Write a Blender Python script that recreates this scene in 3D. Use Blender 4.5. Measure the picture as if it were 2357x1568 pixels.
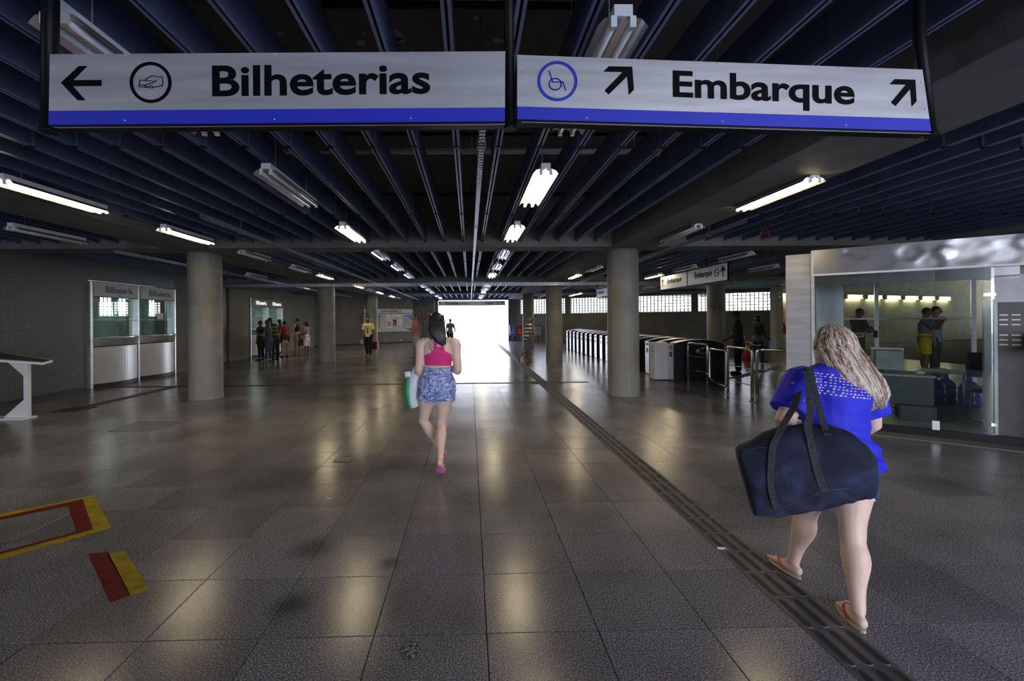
import bpy, bmesh, math, random
from math import sin, cos, pi, radians
from mathutils import Vector as V, Matrix, noise
random.seed(7)
for o in list(bpy.data.objects): bpy.data.objects.remove(o)
S = bpy.context.scene
C = S.collection

# ------------------------------------------------------------ camera, sky, exposure
cd = bpy.data.cameras.new('camera'); cam = bpy.data.objects.new('camera', cd); C.objects.link(cam)
cam.matrix_world = (Matrix.Translation((0, 0, 1.62)) @ Matrix.Rotation(-0.0213, 4, 'Z')
                    @ Matrix.Rotation(pi/2, 4, 'X') @ Matrix.Rotation(-0.0078, 4, 'Z'))
cd.sensor_width = 36; cd.lens = 1000/2357*36
cd.shift_x = 76.6/2357; cd.shift_y = -49.3/2357
cd.clip_start = 0.05; cd.clip_end = 500
S.camera = cam
w = bpy.data.worlds.new('sky'); S.world = w; w.use_nodes = True
wn = w.node_tree.nodes; wl = w.node_tree.links
bg = wn['Background']; bg.inputs[1].default_value = 11
tc = wn.new('ShaderNodeTexCoord'); sp = wn.new('ShaderNodeSeparateXYZ'); rp = wn.new('ShaderNodeValToRGB')
wl.new(tc.outputs['Generated'], sp.inputs[0]); wl.new(sp.outputs[2], rp.inputs[0]); wl.new(rp.outputs[0], bg.inputs[0])
rp.color_ramp.elements[0].position = 0.0; rp.color_ramp.elements[0].color = (0.92, 0.95, 1, 1)
rp.color_ramp.elements[1].position = 0.6; rp.color_ramp.elements[1].color = (0.50, 0.62, 1.0, 1)
S.view_settings.view_transform = 'Standard'; S.view_settings.look = 'None'
S.view_settings.gamma = 1; S.view_settings.exposure = 0.0; S.view_settings.use_curve_mapping = False

def portal(name, loc, rot, sx, sy):
    l = bpy.data.lights.new(name, 'AREA'); l.shape = 'RECTANGLE'; l.size = sx; l.size_y = sy
    l.cycles.is_portal = True
    o = bpy.data.objects.new(name, l); C.objects.link(o); o.location = loc; o.rotation_euler = rot
portal('exit_portal', (0.28, 32.3, 1.5), (-pi/2, 0, 0), 5.2, 3.1)
portal('entrance_portal', (4.9, -4.4, 1.7), (pi/2, 0, 0), 7.0, 3.4)
portal('side_fill_portal', (-8.3, -4.4, 1.7), (pi/2, 0, 0), 2.6, 3.4)  # marks an unseen rear opening added to light the left side
portal('clerestory_portal', (10.0, 28.4, 2.5), (-pi/2, 0, -0.564), 16, 1.2)

# ------------------------------------------------------------ materials
MATS = {}
def nmat(name):
    m = bpy.data.materials.new(name); m.use_nodes = True; MATS[name] = m
    return m, m.node_tree.nodes, m.node_tree.links, m.node_tree.nodes['Principled BSDF']
def mat(name, col, rough=.6, metal=0, var=.12, scale=6, bump=0, bscale=60, emit=None, estr=0, spec=.5, alpha=1, stretch=None):
    if name in MATS: return MATS[name]
    m, n, l, b = nmat(name)
    b.inputs['Roughness'].default_value = rough; b.inputs['Metallic'].default_value = metal
    b.inputs['Specular IOR Level'].default_value = spec
    if alpha < 1: b.inputs['Alpha'].default_value = alpha
    g = n.new('ShaderNodeNewGeometry')
    mp = n.new('ShaderNodeMapping'); l.new(g.outputs['Position'], mp.inputs[0])
    if stretch: mp.inputs['Scale'].default_value = stretch
    nz = n.new('ShaderNodeTexNoise'); nz.inputs['Scale'].default_value = scale; nz.inputs['Detail'].default_value = 5
    l.new(mp.outputs[0], nz.inputs['Vector'])
    mx = n.new('ShaderNodeMix'); mx.data_type = 'RGBA'
    c0 = [max(0, c*(1-var)) for c in col]; c1 = [min(1, c*(1+var)) for c in col]
    mx.inputs[6].default_value = (*c0, 1); mx.inputs[7].default_value = (*c1, 1)
    mr = n.new('ShaderNodeMapRange'); mr.inputs[1].default_value = .3; mr.inputs[2].default_value = .7
    l.new(nz.outputs[0], mr.inputs[0]); l.new(mr.outputs[0], mx.inputs[0]); l.new(mx.outputs[2], b.inputs['Base Color'])
    if bump:
        n2 = n.new('ShaderNodeTexNoise'); n2.inputs['Scale'].default_value = bscale; n2.inputs['Detail'].default_value = 4
        l.new(mp.outputs[0], n2.inputs['Vector'])
        bp = n.new('ShaderNodeBump'); bp.inputs['Strength'].default_value = bump; bp.inputs['Distance'].default_value = .02
        l.new(n2.outputs[0], bp.inputs['Height']); l.new(bp.outputs[0], b.inputs['Normal'])
    if emit: b.inputs['Emission Color'].default_value = (*emit, 1); b.inputs['Emission Strength'].default_value = estr
    return m

def concrete(name, col, warm, streak=True, rough=.75):
    m, n, l, b = nmat(name)
    b.inputs['Roughness'].default_value = rough; b.inputs['Specular IOR Level'].default_value = .35
    g = n.new('ShaderNodeNewGeometry')
    n1 = n.new('ShaderNodeTexNoise'); n1.inputs['Scale'].default_value = 1.6; n1.inputs['Detail'].default_value = 8; n1.inputs['Roughness'].default_value = .65
    l.new(g.outputs['Position'], n1.inputs['Vector'])
    mp = n.new('ShaderNodeMapping'); mp.inputs['Scale'].default_value = (5, 5, .35); l.new(g.outputs['Position'], mp.inputs[0])
    n2 = n.new('ShaderNodeTexNoise'); n2.inputs['Scale'].default_value = 2.2; n2.inputs['Detail'].default_value = 6; l.new(mp.outputs[0], n2.inputs['Vector'])
    n3 = n.new('ShaderNodeTexNoise'); n3.inputs['Scale'].default_value = 90; n3.inputs['Detail'].default_value = 3; l.new(g.outputs['Position'], n3.inputs['Vector'])
    m1 = n.new('ShaderNodeMix'); m1.data_type = 'RGBA'; m1.inputs[6].default_value = (*[c*.72 for c in col], 1); m1.inputs[7].default_value = (*col, 1)
    r1 = n.new('ShaderNodeMapRange'); r1.inputs[1].default_value = .35; r1.inputs[2].default_value = .65
    l.new(n1.outputs[0], r1.inputs[0]); l.new(r1.outputs[0], m1.inputs[0])
    m2 = n.new('ShaderNodeMix'); m2.data_type = 'RGBA'; m2.inputs[7].default_value = (*warm, 1)
    r2 = n.new('ShaderNodeMapRange'); r2.inputs[1].default_value = .48; r2.inputs[2].default_value = .72; r2.inputs[4].default_value = .75 if streak else .3
    l.new(n2.outputs[0], r2.inputs[0]); l.new(r2.outputs[0], m2.inputs[0]); l.new(m1.outputs[2], m2.inputs[6])
    m3 = n.new('ShaderNodeMix'); m3.data_type = 'RGBA'; m3.blend_type = 'MULTIPLY'; m3.inputs[0].default_value = .5
    l.new(m2.outputs[2], m3.inputs[6]); l.new(n3.outputs[0], m3.inputs[7]); l.new(m3.outputs[2], b.inputs['Base Color'])
    bp = n.new('ShaderNodeBump'); bp.inputs['Strength'].default_value = .25; bp.inputs['Distance'].default_value = .01
    l.new(n3.outputs[0], bp.inputs['Height']); l.new(bp.outputs[0], b.inputs['Normal'])
    return m

def granite():
    m, n, l, b = nmat('granite')
    g = n.new('ShaderNodeNewGeometry')
    def math_(op, a, bb=None, c=None):
        x = n.new('ShaderNodeMath'); x.operation = op
        for i, q in enumerate((a, bb, c)):
            if q is None: continue
            if hasattr(q, 'links'): l.new(q, x.inputs[i])
            else: x.inputs[i].default_value = q
        return x.outputs[0]
    sx = n.new('ShaderNodeSeparateXYZ'); l.new(g.outputs['Position'], sx.inputs[0])
    fx = math_('FLOOR', math_('DIVIDE', math_('SUBTRACT', sx.outputs[0], .0759), .5787))
    fy = math_('FLOOR', math_('DIVIDE', math_('SUBTRACT', sx.outputs[1], 4.3197), .5204))
    cx = n.new('ShaderNodeCombineXYZ'); l.new(fx, cx.inputs[0]); l.new(fy, cx.inputs[1])
    wn_ = n.new('ShaderNodeTexWhiteNoise'); l.new(cx.outputs[0], wn_.inputs['Vector'])
    sn = n.new('ShaderNodeTexNoise'); sn.inputs['Scale'].default_value = 125; sn.inputs['Detail'].default_value = 3; sn.inputs['Roughness'].default_value = .7
    l.new(g.outputs['Position'], sn.inputs['Vector'])
    cr = n.new('ShaderNodeValToRGB'); l.new(sn.outputs[0], cr.inputs[0])
    e = cr.color_ramp.elements; e[0].position = .36; e[0].color = (.045, .045, .052, 1); e[1].position = .68; e[1].color = (.64, .63, .70, 1)
    e.new(.47).color = (.145, .142, .16, 1); e.new(.56).color = (.26, .255, .285, 1)
    big = n.new('ShaderNodeTexNoise'); big.inputs['Scale'].default_value = .9; big.inputs['Detail'].default_value = 6; l.new(g.outputs['Position'], big.inputs['Vector'])
    f1 = n.new('ShaderNodeMapRange'); f1.inputs[1].default_value = .3; f1.inputs[2].default_value = .7; f1.inputs[3].default_value = .62; f1.inputs[4].default_value = 1.15
    l.new(big.outputs[0], f1.inputs[0])
    f2 = n.new('ShaderNodeMapRange'); f2.inputs[3].default_value = .82; f2.inputs[4].default_value = 1.12; l.new(wn_.outputs['Value'], f2.inputs[0])
    fac = math_('MULTIPLY', f1.outputs[0], f2.outputs[0])
    # spilt-drink stains and dirt collected along some joints
    for (x, y, r) in ((-1.12, 3.12, .17), (-1.03, 2.5, .13), (-1.3, 4.6, .55), (-.55, 2.9, .08), (-1.8, 4.4, .5), (.15, 3.85, .35), (1.0, 3.6, .3)):
        vd = n.new('ShaderNodeVectorMath'); vd.operation = 'DISTANCE'; l.new(g.outputs['Position'], vd.inputs[0]); vd.inputs[1].default_value = (x, y, 0)
        wob = math_('MULTIPLY_ADD', big.outputs[0], r*1.2, vd.outputs['Value'])
        k = n.new('ShaderNodeMapRange'); k.interpolation_type = 'SMOOTHSTEP'; k.inputs[1].default_value = r*.7; k.inputs[2].default_value = r*2.0; k.inputs[3].default_value = .42 if r < .2 else .68
        l.new(wob, k.inputs[0]); fac = math_('MULTIPLY', fac, k.outputs[0])
    mx = n.new('ShaderNodeMix'); mx.data_type = 'RGBA'; mx.blend_type = 'MULTIPLY'; mx.inputs[0].default_value = 1
    cc = n.new('ShaderNodeCombineColor'); [l.new(fac, cc.inputs[i]) for i in range(3)]
    l.new(cr.outputs[0], mx.inputs[6]); l.new(cc.outputs[0], mx.inputs[7]); l.new(mx.outputs[2], b.inputs['Base Color'])
    rr = n.new('ShaderNodeMapRange'); rr.inputs[3].default_value = .17; rr.inputs[4].default_value = .262; l.new(big.outputs[0], rr.inputs[0])
    l.new(rr.outputs[0], b.inputs['Roughness']); b.inputs['Specular IOR Level'].default_value = .3
    # every slab lies a hair out of level, plus honed micro relief
    nn = n.new('ShaderNodeVectorMath'); nn.operation = 'MULTIPLY_ADD'
    sb = n.new('ShaderNodeVectorMath'); sb.operation = 'SUBTRACT'; l.new(wn_.outputs['Color'], sb.inputs[0]); sb.inputs[1].default_value = (.5, .5, .5)
    l.new(sb.outputs[0], nn.inputs[0]); nn.inputs[1].default_value = (.006, .006, 0); l.new(g.outputs['Normal'], nn.inputs[2])
    bp = n.new('ShaderNodeBump'); bp.inputs['Strength'].default_value = .06; bp.inputs['Distance'].default_value = .004
    l.new(sn.outputs[0], bp.inputs['Height']); l.new(nn.outputs[0], bp.inputs['Normal']); l.new(bp.outputs[0], b.inputs['Normal'])
    return m

def mosaic():
    m, n, l, b = nmat('mosaic')
    g = n.new('ShaderNodeNewGeometry'); sx = n.new('ShaderNodeSeparateXYZ'); l.new(g.outputs['Position'], sx.inputs[0])
    cx = n.new('ShaderNodeCombineXYZ'); l.new(sx.outputs[1], cx.inputs[0]); l.new(sx.outputs[2], cx.inputs[1])
    br = n.new('ShaderNodeTexBrick'); br.offset = 0; l.new(cx.outputs[0], br.inputs['Vector'])
    br.inputs['Scale'].default_value = 1; br.inputs['Brick Width'].default_value = .045; br.inputs['Row Height'].default_value = .045
    br.inputs['Mortar Size'].default_value = .005
    br.inputs['Color1'].default_value = (.085, .085, .087, 1); br.inputs['Color2'].default_value = (.12, .12, .12, 1); br.inputs['Mortar'].default_value = (.02, .02, .02, 1)
    l.new(br.outputs[0], b.inputs['Base Color']); b.inputs['Roughness'].default_value = .4
    bp = n.new('ShaderNodeBump'); bp.inputs['Strength'].default_value = .4; bp.inputs['Distance'].default_value = .003; bp.invert = True
    l.new(br.outputs['Fac'], bp.inputs['Height']); l.new(bp.outputs[0], b.inputs['Normal'])
    return m

def glass(name, tint=(.9, .97, .94), refl=1.0, haze=0):
    m, n, l, b = nmat(name)
    out = n['Material Output']; n.remove(b)
    tr = n.new('ShaderNodeBsdfTransparent'); tr.inputs[0].default_value = (*tint, 1)
    gl = n.new('ShaderNodeBsdfGlossy'); gl.inputs['Roughness'].default_value = .01
    fr = n.new('ShaderNodeFresnel'); gg = n.new('ShaderNodeNewGeometry')   # same reflectance on both faces of the pane
    im = n.new('ShaderNodeMath'); im.operation = 'MULTIPLY_ADD'; im.inputs[1].default_value = 1/1.5-1.5; im.inputs[2].default_value = 1.5
    l.new(gg.outputs['Backfacing'], im.inputs[0]); l.new(im.outputs[0], fr.inputs[0])
    mu = n.new('ShaderNodeMath'); mu.operation = 'MULTIPLY'; mu.inputs[1].default_value = refl; l.new(fr.outputs[0], mu.inputs[0])
    mx = n.new('ShaderNodeMixShader'); l.new(mu.outputs[0], mx.inputs[0]); l.new(tr.outputs[0], mx.inputs[1]); l.new(gl.outputs[0], mx.inputs[2])
    last = mx
    if haze:
        df = n.new('ShaderNodeBsdfDiffuse'); df.inputs[0].default_value = (.6, .7, .66, 1)
        m2 = n.new('ShaderNodeMixShader'); m2.inputs[0].default_value = haze; l.new(mx.outputs[0], m2.inputs[1]); l.new(df.outputs[0], m2.inputs[2]); last = m2
    l.new(last.outputs[0], out.inputs[0])
    return m

def bands(name, c1, c2, period, width, off=0, axis=2, rough=.8):
    """striped cloth, bands by object height"""
    m, n, l, b = nmat(name); b.inputs['Roughness'].default_value = rough
    t = n.new('ShaderNodeTexCoord'); s = n.new('ShaderNodeSeparateXYZ'); l.new(t.outputs['Object'], s.inputs[0])
    a = n.new('ShaderNodeMath'); a.operation = 'ADD'; a.inputs[1].default_value = off; l.new(s.outputs[axis], a.inputs[0])
    q = n.new('ShaderNodeMath'); q.operation = 'PINGPONG'; q.inputs[1].default_value = period/2; l.new(a.outputs[0], q.inputs[0])
    k = n.new('ShaderNodeMath'); k.operation = 'LESS_THAN'; k.inputs[1].default_value = width/2; l.new(q.outputs[0], k.inputs[0])
    mx = n.new('ShaderNodeMix'); mx.data_type = 'RGBA'; mx.inputs[6].default_value = (*c1, 1); mx.inputs[7].default_value = (*c2, 1)
    l.new(k.outputs[0], mx.inputs[0]); l.new(mx.outputs[2], b.inputs['Base Color'])
    return m

def twotone(name, c1, c2, scale, lo, hi, rough=.8, stretch=(1, 1, 1), c3=None, detail=6, bump=.3, distort=0):
    m, n, l, b = nmat(name); b.inputs['Roughness'].default_value = rough
    t = n.new('ShaderNodeTexCoord'); mp = n.new('ShaderNodeMapping'); mp.inputs['Scale'].default_value = stretch; l.new(t.outputs['Object'], mp.inputs[0])
    z = n.new('ShaderNodeTexNoise'); z.inputs['Scale'].default_value = scale; z.inputs['Detail'].default_value = detail; z.inputs['Distortion'].default_value = distort
    l.new(mp.outputs[0], z.inputs['Vector'])
    r = n.new('ShaderNodeValToRGB'); l.new(z.outputs[0], r.inputs[0])
    e = r.color_ramp.elements; e[0].position = lo; e[0].color = (*c1, 1); e[1].position = hi; e[1].color = (*c2, 1)
    if c3: e.new((lo+hi)/2).color = (*c3, 1)
    l.new(r.outputs[0], b.inputs['Base Color'])
    if bump:
        bp = n.new('ShaderNodeBump'); bp.inputs['Strength'].default_value = bump; bp.inputs['Distance'].default_value = .004
        l.new(z.outputs[0], bp.inputs['Height']); l.new(bp.outputs[0], b.inputs['Normal'])
    return m

GRAN = granite(); MOS = mosaic()
CONC = concrete('concrete_wall', (.27, .265, .25), (.22, .20, .165), False)
BEAMC = concrete('beam_concrete', (.27, .265, .25), (.21, .195, .16), False)
COLC = concrete('column_concrete', (.33, .325, .31), (.26, .21, .13), True, .6)
SLABC = concrete('slab_concrete', (.20, .185, .165), (.12, .11, .10), True)
BEIGE = concrete('beige_concrete', (.78, .68, .5), (.6, .48, .3), False)
BLUE = mat('slat_blue', (.088, .112, .20), .45, 0, .22, 3, .1, 25)
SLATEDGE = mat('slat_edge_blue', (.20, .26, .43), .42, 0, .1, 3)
JOINT = mat('joint_grey', (.22, .22, .25), .5)
BLACK = mat('black_paint', (.006, .006, .007), .45, spec=.2)
DARK = mat('dark_plastic', (.02, .02, .022), .5)
ALU = mat('brushed_aluminium', (.58, .58, .60), .42, .5, .16, 1.6, .05, 40, stretch=(1, 1, 12))
SSTEEL = mat('stainless_steel', (.62, .62, .64), .3, .85, .1, 2, .03, 30, stretch=(1, 1, 9))
CHROME = mat('chrome', (.75, .75, .77), .14, 1, .03)
SIGNBLUE = mat('sign_blue', (.035, .045, .55), .35, 0, .05)
PICTOBLUE = mat('picto_blue', (.03, .045, .50), .4, 0, .05)
INK = mat('sign_ink', (.004, .004, .005), .6, spec=.08)
WHITE = mat('white_paint', (.78, .78, .78), .45, 0, .05)
OFFW = mat('off_white', (.62, .62, .6), .5, 0, .06)
GALV = mat('galvanised_steel', (.55, .56, .6), .35, .8, .12, 8)
REFL = mat('lamp_reflector', (.7, .7, .72), .25, .8, .05)
TUBEON = mat('lit_tube', (1, .95, .85), .5, emit=(1.0, .81, .49), estr=46)
TUBEOFF = mat('unlit_tube', (.75, .77, .77), .25)
RUBBER = mat('tactile_rubber', (.085, .085, .10), .5, 0, .25, 7, .2, 120)
RUBBERD = mat('tactile_bar_worn', (.014, .014, .014), .6, 0, .3, 30, .3, 200)
GLASS = glass('kiosk_glass', (.90, .94, .93), 1.6)
BGLASS = glass('booth_glass', (.90, .97, .95), 1.2, .05)

# ------------------------------------------------------------ mesh helpers
class MB:
    def __init__(s): s.b = bmesh.new(); s.mi = 0
    def box(s, x0, y0, z0, x1, y1, z1, mi=None, bev=0):
        r = bmesh.ops.create_cube(s.b, size=1)
        vs = r['verts']
        for v in vs:
            v.co = V(((x0+x1)/2+v.co.x*(x1-x0), (y0+y1)/2+v.co.y*(y1-y0), (z0+z1)/2+v.co.z*(z1-z0)))
        fs = set(f for v in vs for f in v.link_faces)
        for f in fs: f.material_index = s.mi if mi is None else mi
        if bev:
            es = set(e for v in vs for e in v.link_edges)
            bmesh.ops.bevel(s.b, geom=list(es), offset=bev, segments=2, affect='EDGES', profile=.5)
        return s
    def poly(s, pts, d=(0, 0, 0), mi=None):
        """flat outline, extruded by vector d when given"""
        vs = [s.b.verts.new(p) for p in pts]
        k = s.mi if mi is None else mi
        f = s.b.faces.new(vs); f.material_index = k
        d = V(d)
        if d.length:
            ws = [s.b.verts.new(V(p)+d) for p in pts]
            f2 = s.b.faces.new(ws[::-1]); f2.material_index = k
            n = len(pts)
            for i in range(n):
                q = s.b.faces.new((vs[i], ws[i], ws[(i+1) % n], vs[(i+1) % n])[::-1]); q.material_index = k
        return s
    def tube(s, pts, r, seg=10, side=(0, 0, 1), cap=True, mi=None, closed=False):
        """round tube along points; r number or list"""
        pts = [V(p) for p in pts]; n = len(pts); rings = []
        k = s.mi if mi is None else mi
        up = V(side)
        for i, p in enumerate(pts):
            if closed: t = pts[(i+1) % n]-pts[i-1]
            else: t = pts[min(i+1, n-1)]-pts[max(i-1, 0)]
            t.normalize()
            a = up-t*up.dot(t)
            if a.length < .05: a = V((1, 0, 0)) if abs(t.x) < .9 else V((0, 1, 0)); a = a-t*a.dot(t)
            a.normalize(); c = t.cross(a); up = a
            rr = r[i] if isinstance(r, (list, tuple)) else r
            rings.append([s.b.verts.new(p+a*rr*cos(2*pi*j/seg)+c*rr*sin(2*pi*j/seg)) for j in range(seg)])
        m = n if closed else n-1
        for i in range(m):
            A, B = rings[i], rings[(i+1) % n]
            for j in range(seg):
                f = s.b.faces.new((A[j], A[(j+1) % seg], B[(j+1) % seg], B[j])); f.material_index = k; f.smooth = True
        if cap and not closed:
            f = s.b.faces.new(rings[0][::-1]); f.material_index = k
            f = s.b.faces.new(rings[-1]); f.material_index = k
        return s
    def lathe(s, prof, cx=0, cy=0, seg=24, mi=None):
        k = s.mi if mi is None else mi; R = []
        for r, z in prof:
            R.append([s.b.verts.new((cx+r*cos(2*pi*j/seg), cy+r*sin(2*pi*j/seg), z)) for j in range(seg)])
        for A, B in zip(R, R[1:]):
            for j in range(seg):
                f = s.b.faces.new((A[j], A[(j+1) % seg], B[(j+1) % seg], B[j])); f.material_index = k; f.smooth = True
        f = s.b.faces.new(R[0][::-1]); f.material_index = k
        f = s.b.faces.new(R[-1]); f.material_index = k
        return s
    def ring(s, c, r0, r1, y0, y1, seg=48, mi=None):
        """flat annulus in the x-z plane (a drawn circle)"""
        k = s.mi if mi is None else mi; L = []
        for (r, y) in ((r0, y0), (r1, y0), (r1, y1), (r0, y1)):
            L.append([s.b.verts.new((c[0]+r*cos(2*pi*j/seg), y, c[1]+r*sin(2*pi*j/seg))) for j in range(seg)])
        for q in range(4):
            A, B = L[q], L[(q+1) % 4]
            for j in range(seg):
                f = s.b.faces.new((A[j], A[(j+1) % seg], B[(j+1) % seg], B[j])); f.material_index = k
        return s
    def line(s, pts, wd, y0, y1, mi=None):
        """flat stroke in the x-z plane"""
        for (a, b) in zip(pts, pts[1:]):
            a, b = V((a[0], a[1])), V((b[0], b[1])); d = (b-a)
            if d.length < 1e-6: continue
            d.normalize(); n = V((-d.y, d.x))*wd/2; a = a-d*wd*.3; b = b+d*wd*.3
            s.poly([(q.x, y0, q.y) for q in (a-n, b-n, b+n, a+n)], (0, y1-y0, 0), mi)
        return s
    def mesh(s, name, mats, smooth=False):
        bmesh.ops.recalc_face_normals(s.b, faces=s.b.faces)
        me = bpy.data.meshes.new(name); s.b.to_mesh(me); s.b.free()
        for m in (mats if isinstance(mats, (list, tuple)) else [mats]): me.materials.append(m)
        if smooth:
            for p in me.polygons: p.use_smooth = True
        return me

def link(name, me, parent=None, loc=(0, 0, 0), rz=0):
    o = bpy.data.objects.new(name, me); C.objects.link(o); o.location = loc; o.rotation_euler = (0, 0, rz)
    if parent: o.parent = parent
    return o
def obj(name, mb, mats, parent=None, loc=(0, 0, 0), rz=0, smooth=False):
    return link(name, mb.mesh(name, mats, smooth), parent, loc, rz)
def tag(o, label, cat, group=None):
    o['label'] = label; o['category'] = cat
    if group: o['group'] = group
    return o
def thing(name, label, cat, loc=(0, 0, 0), rz=0, group=None):
    o = link(name, None, None, loc, rz); return tag(o, label, cat, group)
def struct(o): o['kind'] = 'structure'; return o
def copy_tree(o, parent=None):
    c = o.copy(); C.objects.link(c); c.parent = parent
    for ch in list(o.children): copy_tree(ch, c)
    return c
def relabel(o, label, group=None):
    o['label'] = label
    if group: o['group'] = group

def text(name, s, x, z, width, height, y, m, parent, align='L', bold=.02, depth=.0015, label=None, tilt=0):
    """lettering standing in the local x-z plane, facing -y, fitted to width x height"""
    c = bpy.data.curves.new(name, 'FONT'); c.body = s; c.size = 1; c.offset = bold; c.extrude = .001; c.resolution_u = 6
    o = bpy.data.objects.new(name, c); C.objects.link(o)
    dg = bpy.context.evaluated_depsgraph_get(); me = bpy.data.meshes.new_from_object(o.evaluated_get(dg))
    bpy.data.objects.remove(o); bpy.data.curves.remove(c)
    xs = [v.co.x for v in me.vertices]; ys = [v.co.y for v in me.vertices]
    x0, x1, y0, y1 = min(xs), max(xs), min(ys), max(ys)
    for v in me.vertices:
        u = (v.co.x-x0)/(x1-x0)*width; q = (v.co.y-y0)/(y1-y0)*height; d = v.co.z
        v.co = V((x+u, y-(d+.001)*depth/.002, z+q+tilt*u))
    me.materials.clear(); me.materials.append(m)
    t = link(name, me, parent)
    if label: t['label'] = label
    return t

# ------------------------------------------------------------ floor
fl = MB().box(-13, -4.8, -.35, 40, 60, -.012)
floor = struct(obj('floor', fl, mat('screed', (.03, .03, .03), .8)))
TW, TL, X0, Y0 = .5787, .5204, .0759, 4.3197
def tile_mesh(tw, tl, h, g=.0022):
    m = MB(); a, b = tw/2-g, tl/2-g; c = .0012
    m.poly([(-a+c, -b+c, 0), (a-c, -b+c, 0), (a-c, b-c, 0), (-a+c, b-c, 0)])
    T = [(-a, -b), (a, -b), (a, b), (-a, b)]; U = [(-a+c, -b+c), (a-c, -b+c), (a-c, b-c), (-a+c, b-c)]
    for i in range(4):
        j = (i+1) % 4
        m.poly([(*T[i], -c), (*T[j], -c), (*U[j], 0), (*U[i], 0)]); m.poly([(*T[i], -h), (*T[j], -h), (*T[j], -c), (*T[i], -c)])
    return m.mesh('floor_tile', GRAN)
def visible(x, y, z=0):
    xx = x*cos(.0213)-y*sin(.0213); yy = x*sin(.0213)+y*cos(.0213)
    if yy < .3: return False
    u = 1101.9+1000*xx/yy; v = 734.7+1000*(1.62-z)/yy
    return -150 < u < 2500 and -200 < v < 1750
tme = tile_mesh(TW, TL, .012)
cells = []
for i in range(-24, 28):
    for j in range(-22, 54):
        x = X0+(i+.5)*TW; y = Y0+(j+.5)*TL
        if x < -9.2 and y < 17: continue
        if x > 16 or y > 32 or x < -9.6: continue
        cells.append((x, y))
cells.sort(key=lambda c: (not visible(*c), c[1]*c[1]+c[0]*c[0]*.3))
for x, y in cells[:295]: link('floor_tile', tme, floor, (x, y, 0))
m = MB(); g = .0022
for x, y in cells[295:]:
    a, b = TW/2-g, TL/2-g
    m.poly([(x-a, y-b, 0), (x+a, y-b, 0), (x+a, y+b, 0), (x-a, y+b, 0)])
o = obj('floor_tiles_beyond', m, GRAN, floor); o['kind'] = 'stuff'

# tactile guidance strip: rubber tiles with three worn bars each
def tactile_mesh():
    m = MB(); m.box(-.124, -.1235, 0, .124, .1235, .003, 0)
    for k in (-.082, 0, .082):
        P = []
        for a in range(0, 181, 30): P.append((k+.0165*cos(radians(a)), .095+.0165*sin(radians(a))))
        for a in range(180, 361, 30): P.append((k+.0165*cos(radians(a)), -.095+.0165*sin(radians(a))))
        m.poly([(p[0], p[1], .003) for p in P], (0, 0, .004), 1)
        for (a, b) in zip(P, P[1:]+P[:1]):  # light rim round each bar
            ca, cb = V((a[0]-k, a[1], 0)).normalized()*.004, V((b[0]-k, b[1], 0)).normalized()*.004
            m.poly([(a[0], a[1], .0055), (b[0], b[1], .0055), (b[0]+cb.x, b[1]+cb.y, .0032), (a[0]+ca.x, a[1]+ca.y, .0032)], (0, 0, 0), 2)
    return m.mesh('tactile_tile', [RUBBER, RUBBERD, mat('tactile_rim', (.2, .2, .22), .5)])
tac = tactile_mesh()
n_t = 0
y = 1.33
while y < 31.5:
    if not (10.7 < y < 11.2): link('tactile_tile', tac, floor, (1.835-.012*(y < 8)*(8-y)*-.1, y, .0), 0)
    y += .25
for k in range(10): link('tactile_tile', tac, floor, (-7.32+.0, 8.6+k*.25, 0))
for k in range(17): link('tactile_tile', tac, floor, (6.95+k*.25*.78, 11.35+k*.25*.63, .0), radians(-51))
def alert_mesh():
    m = MB(); m.box(-.124, -.124, 0, .124, .124, .0035, 0)
    for a in range(4):
        for b in range(4): m.lathe([(.018, .003), (.014, .008)], -.093+a*.062, -.093+b*.062, 8, 1)
    return m.mesh('alert_tile', [RUBBER, RUBBERD])
al = alert_mesh()
for i in range(4):
    for j in range(2): link('tactile_alert_tile', al, floor, (1.46+i*.25, 10.83+j*.25, .0004))
for i in range(2):
    for j in range(2): link('tactile_alert_tile', al, floor, (-7.45+i*.25, 8.1+j*.25, .0002))
m = MB()
m.box(-9.1, 10.88, -.002, 1.33, 11.04, .003, 0); m.box(2.34, 10.88, -.002, 3.0, 11.04, .003, 0)
for k in range(260):
    x = -9.08+k*.04
    m.box(x, 10.9, .002, x+.02, 11.02, .005, 1)
m.box(-9.1, 25.2, -.002, 6, 25.3, .003, 0)
o = obj('drain_channel', m, [mat('drain_dark', (.018, .018, .018), .55), DARK], floor)

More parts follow.
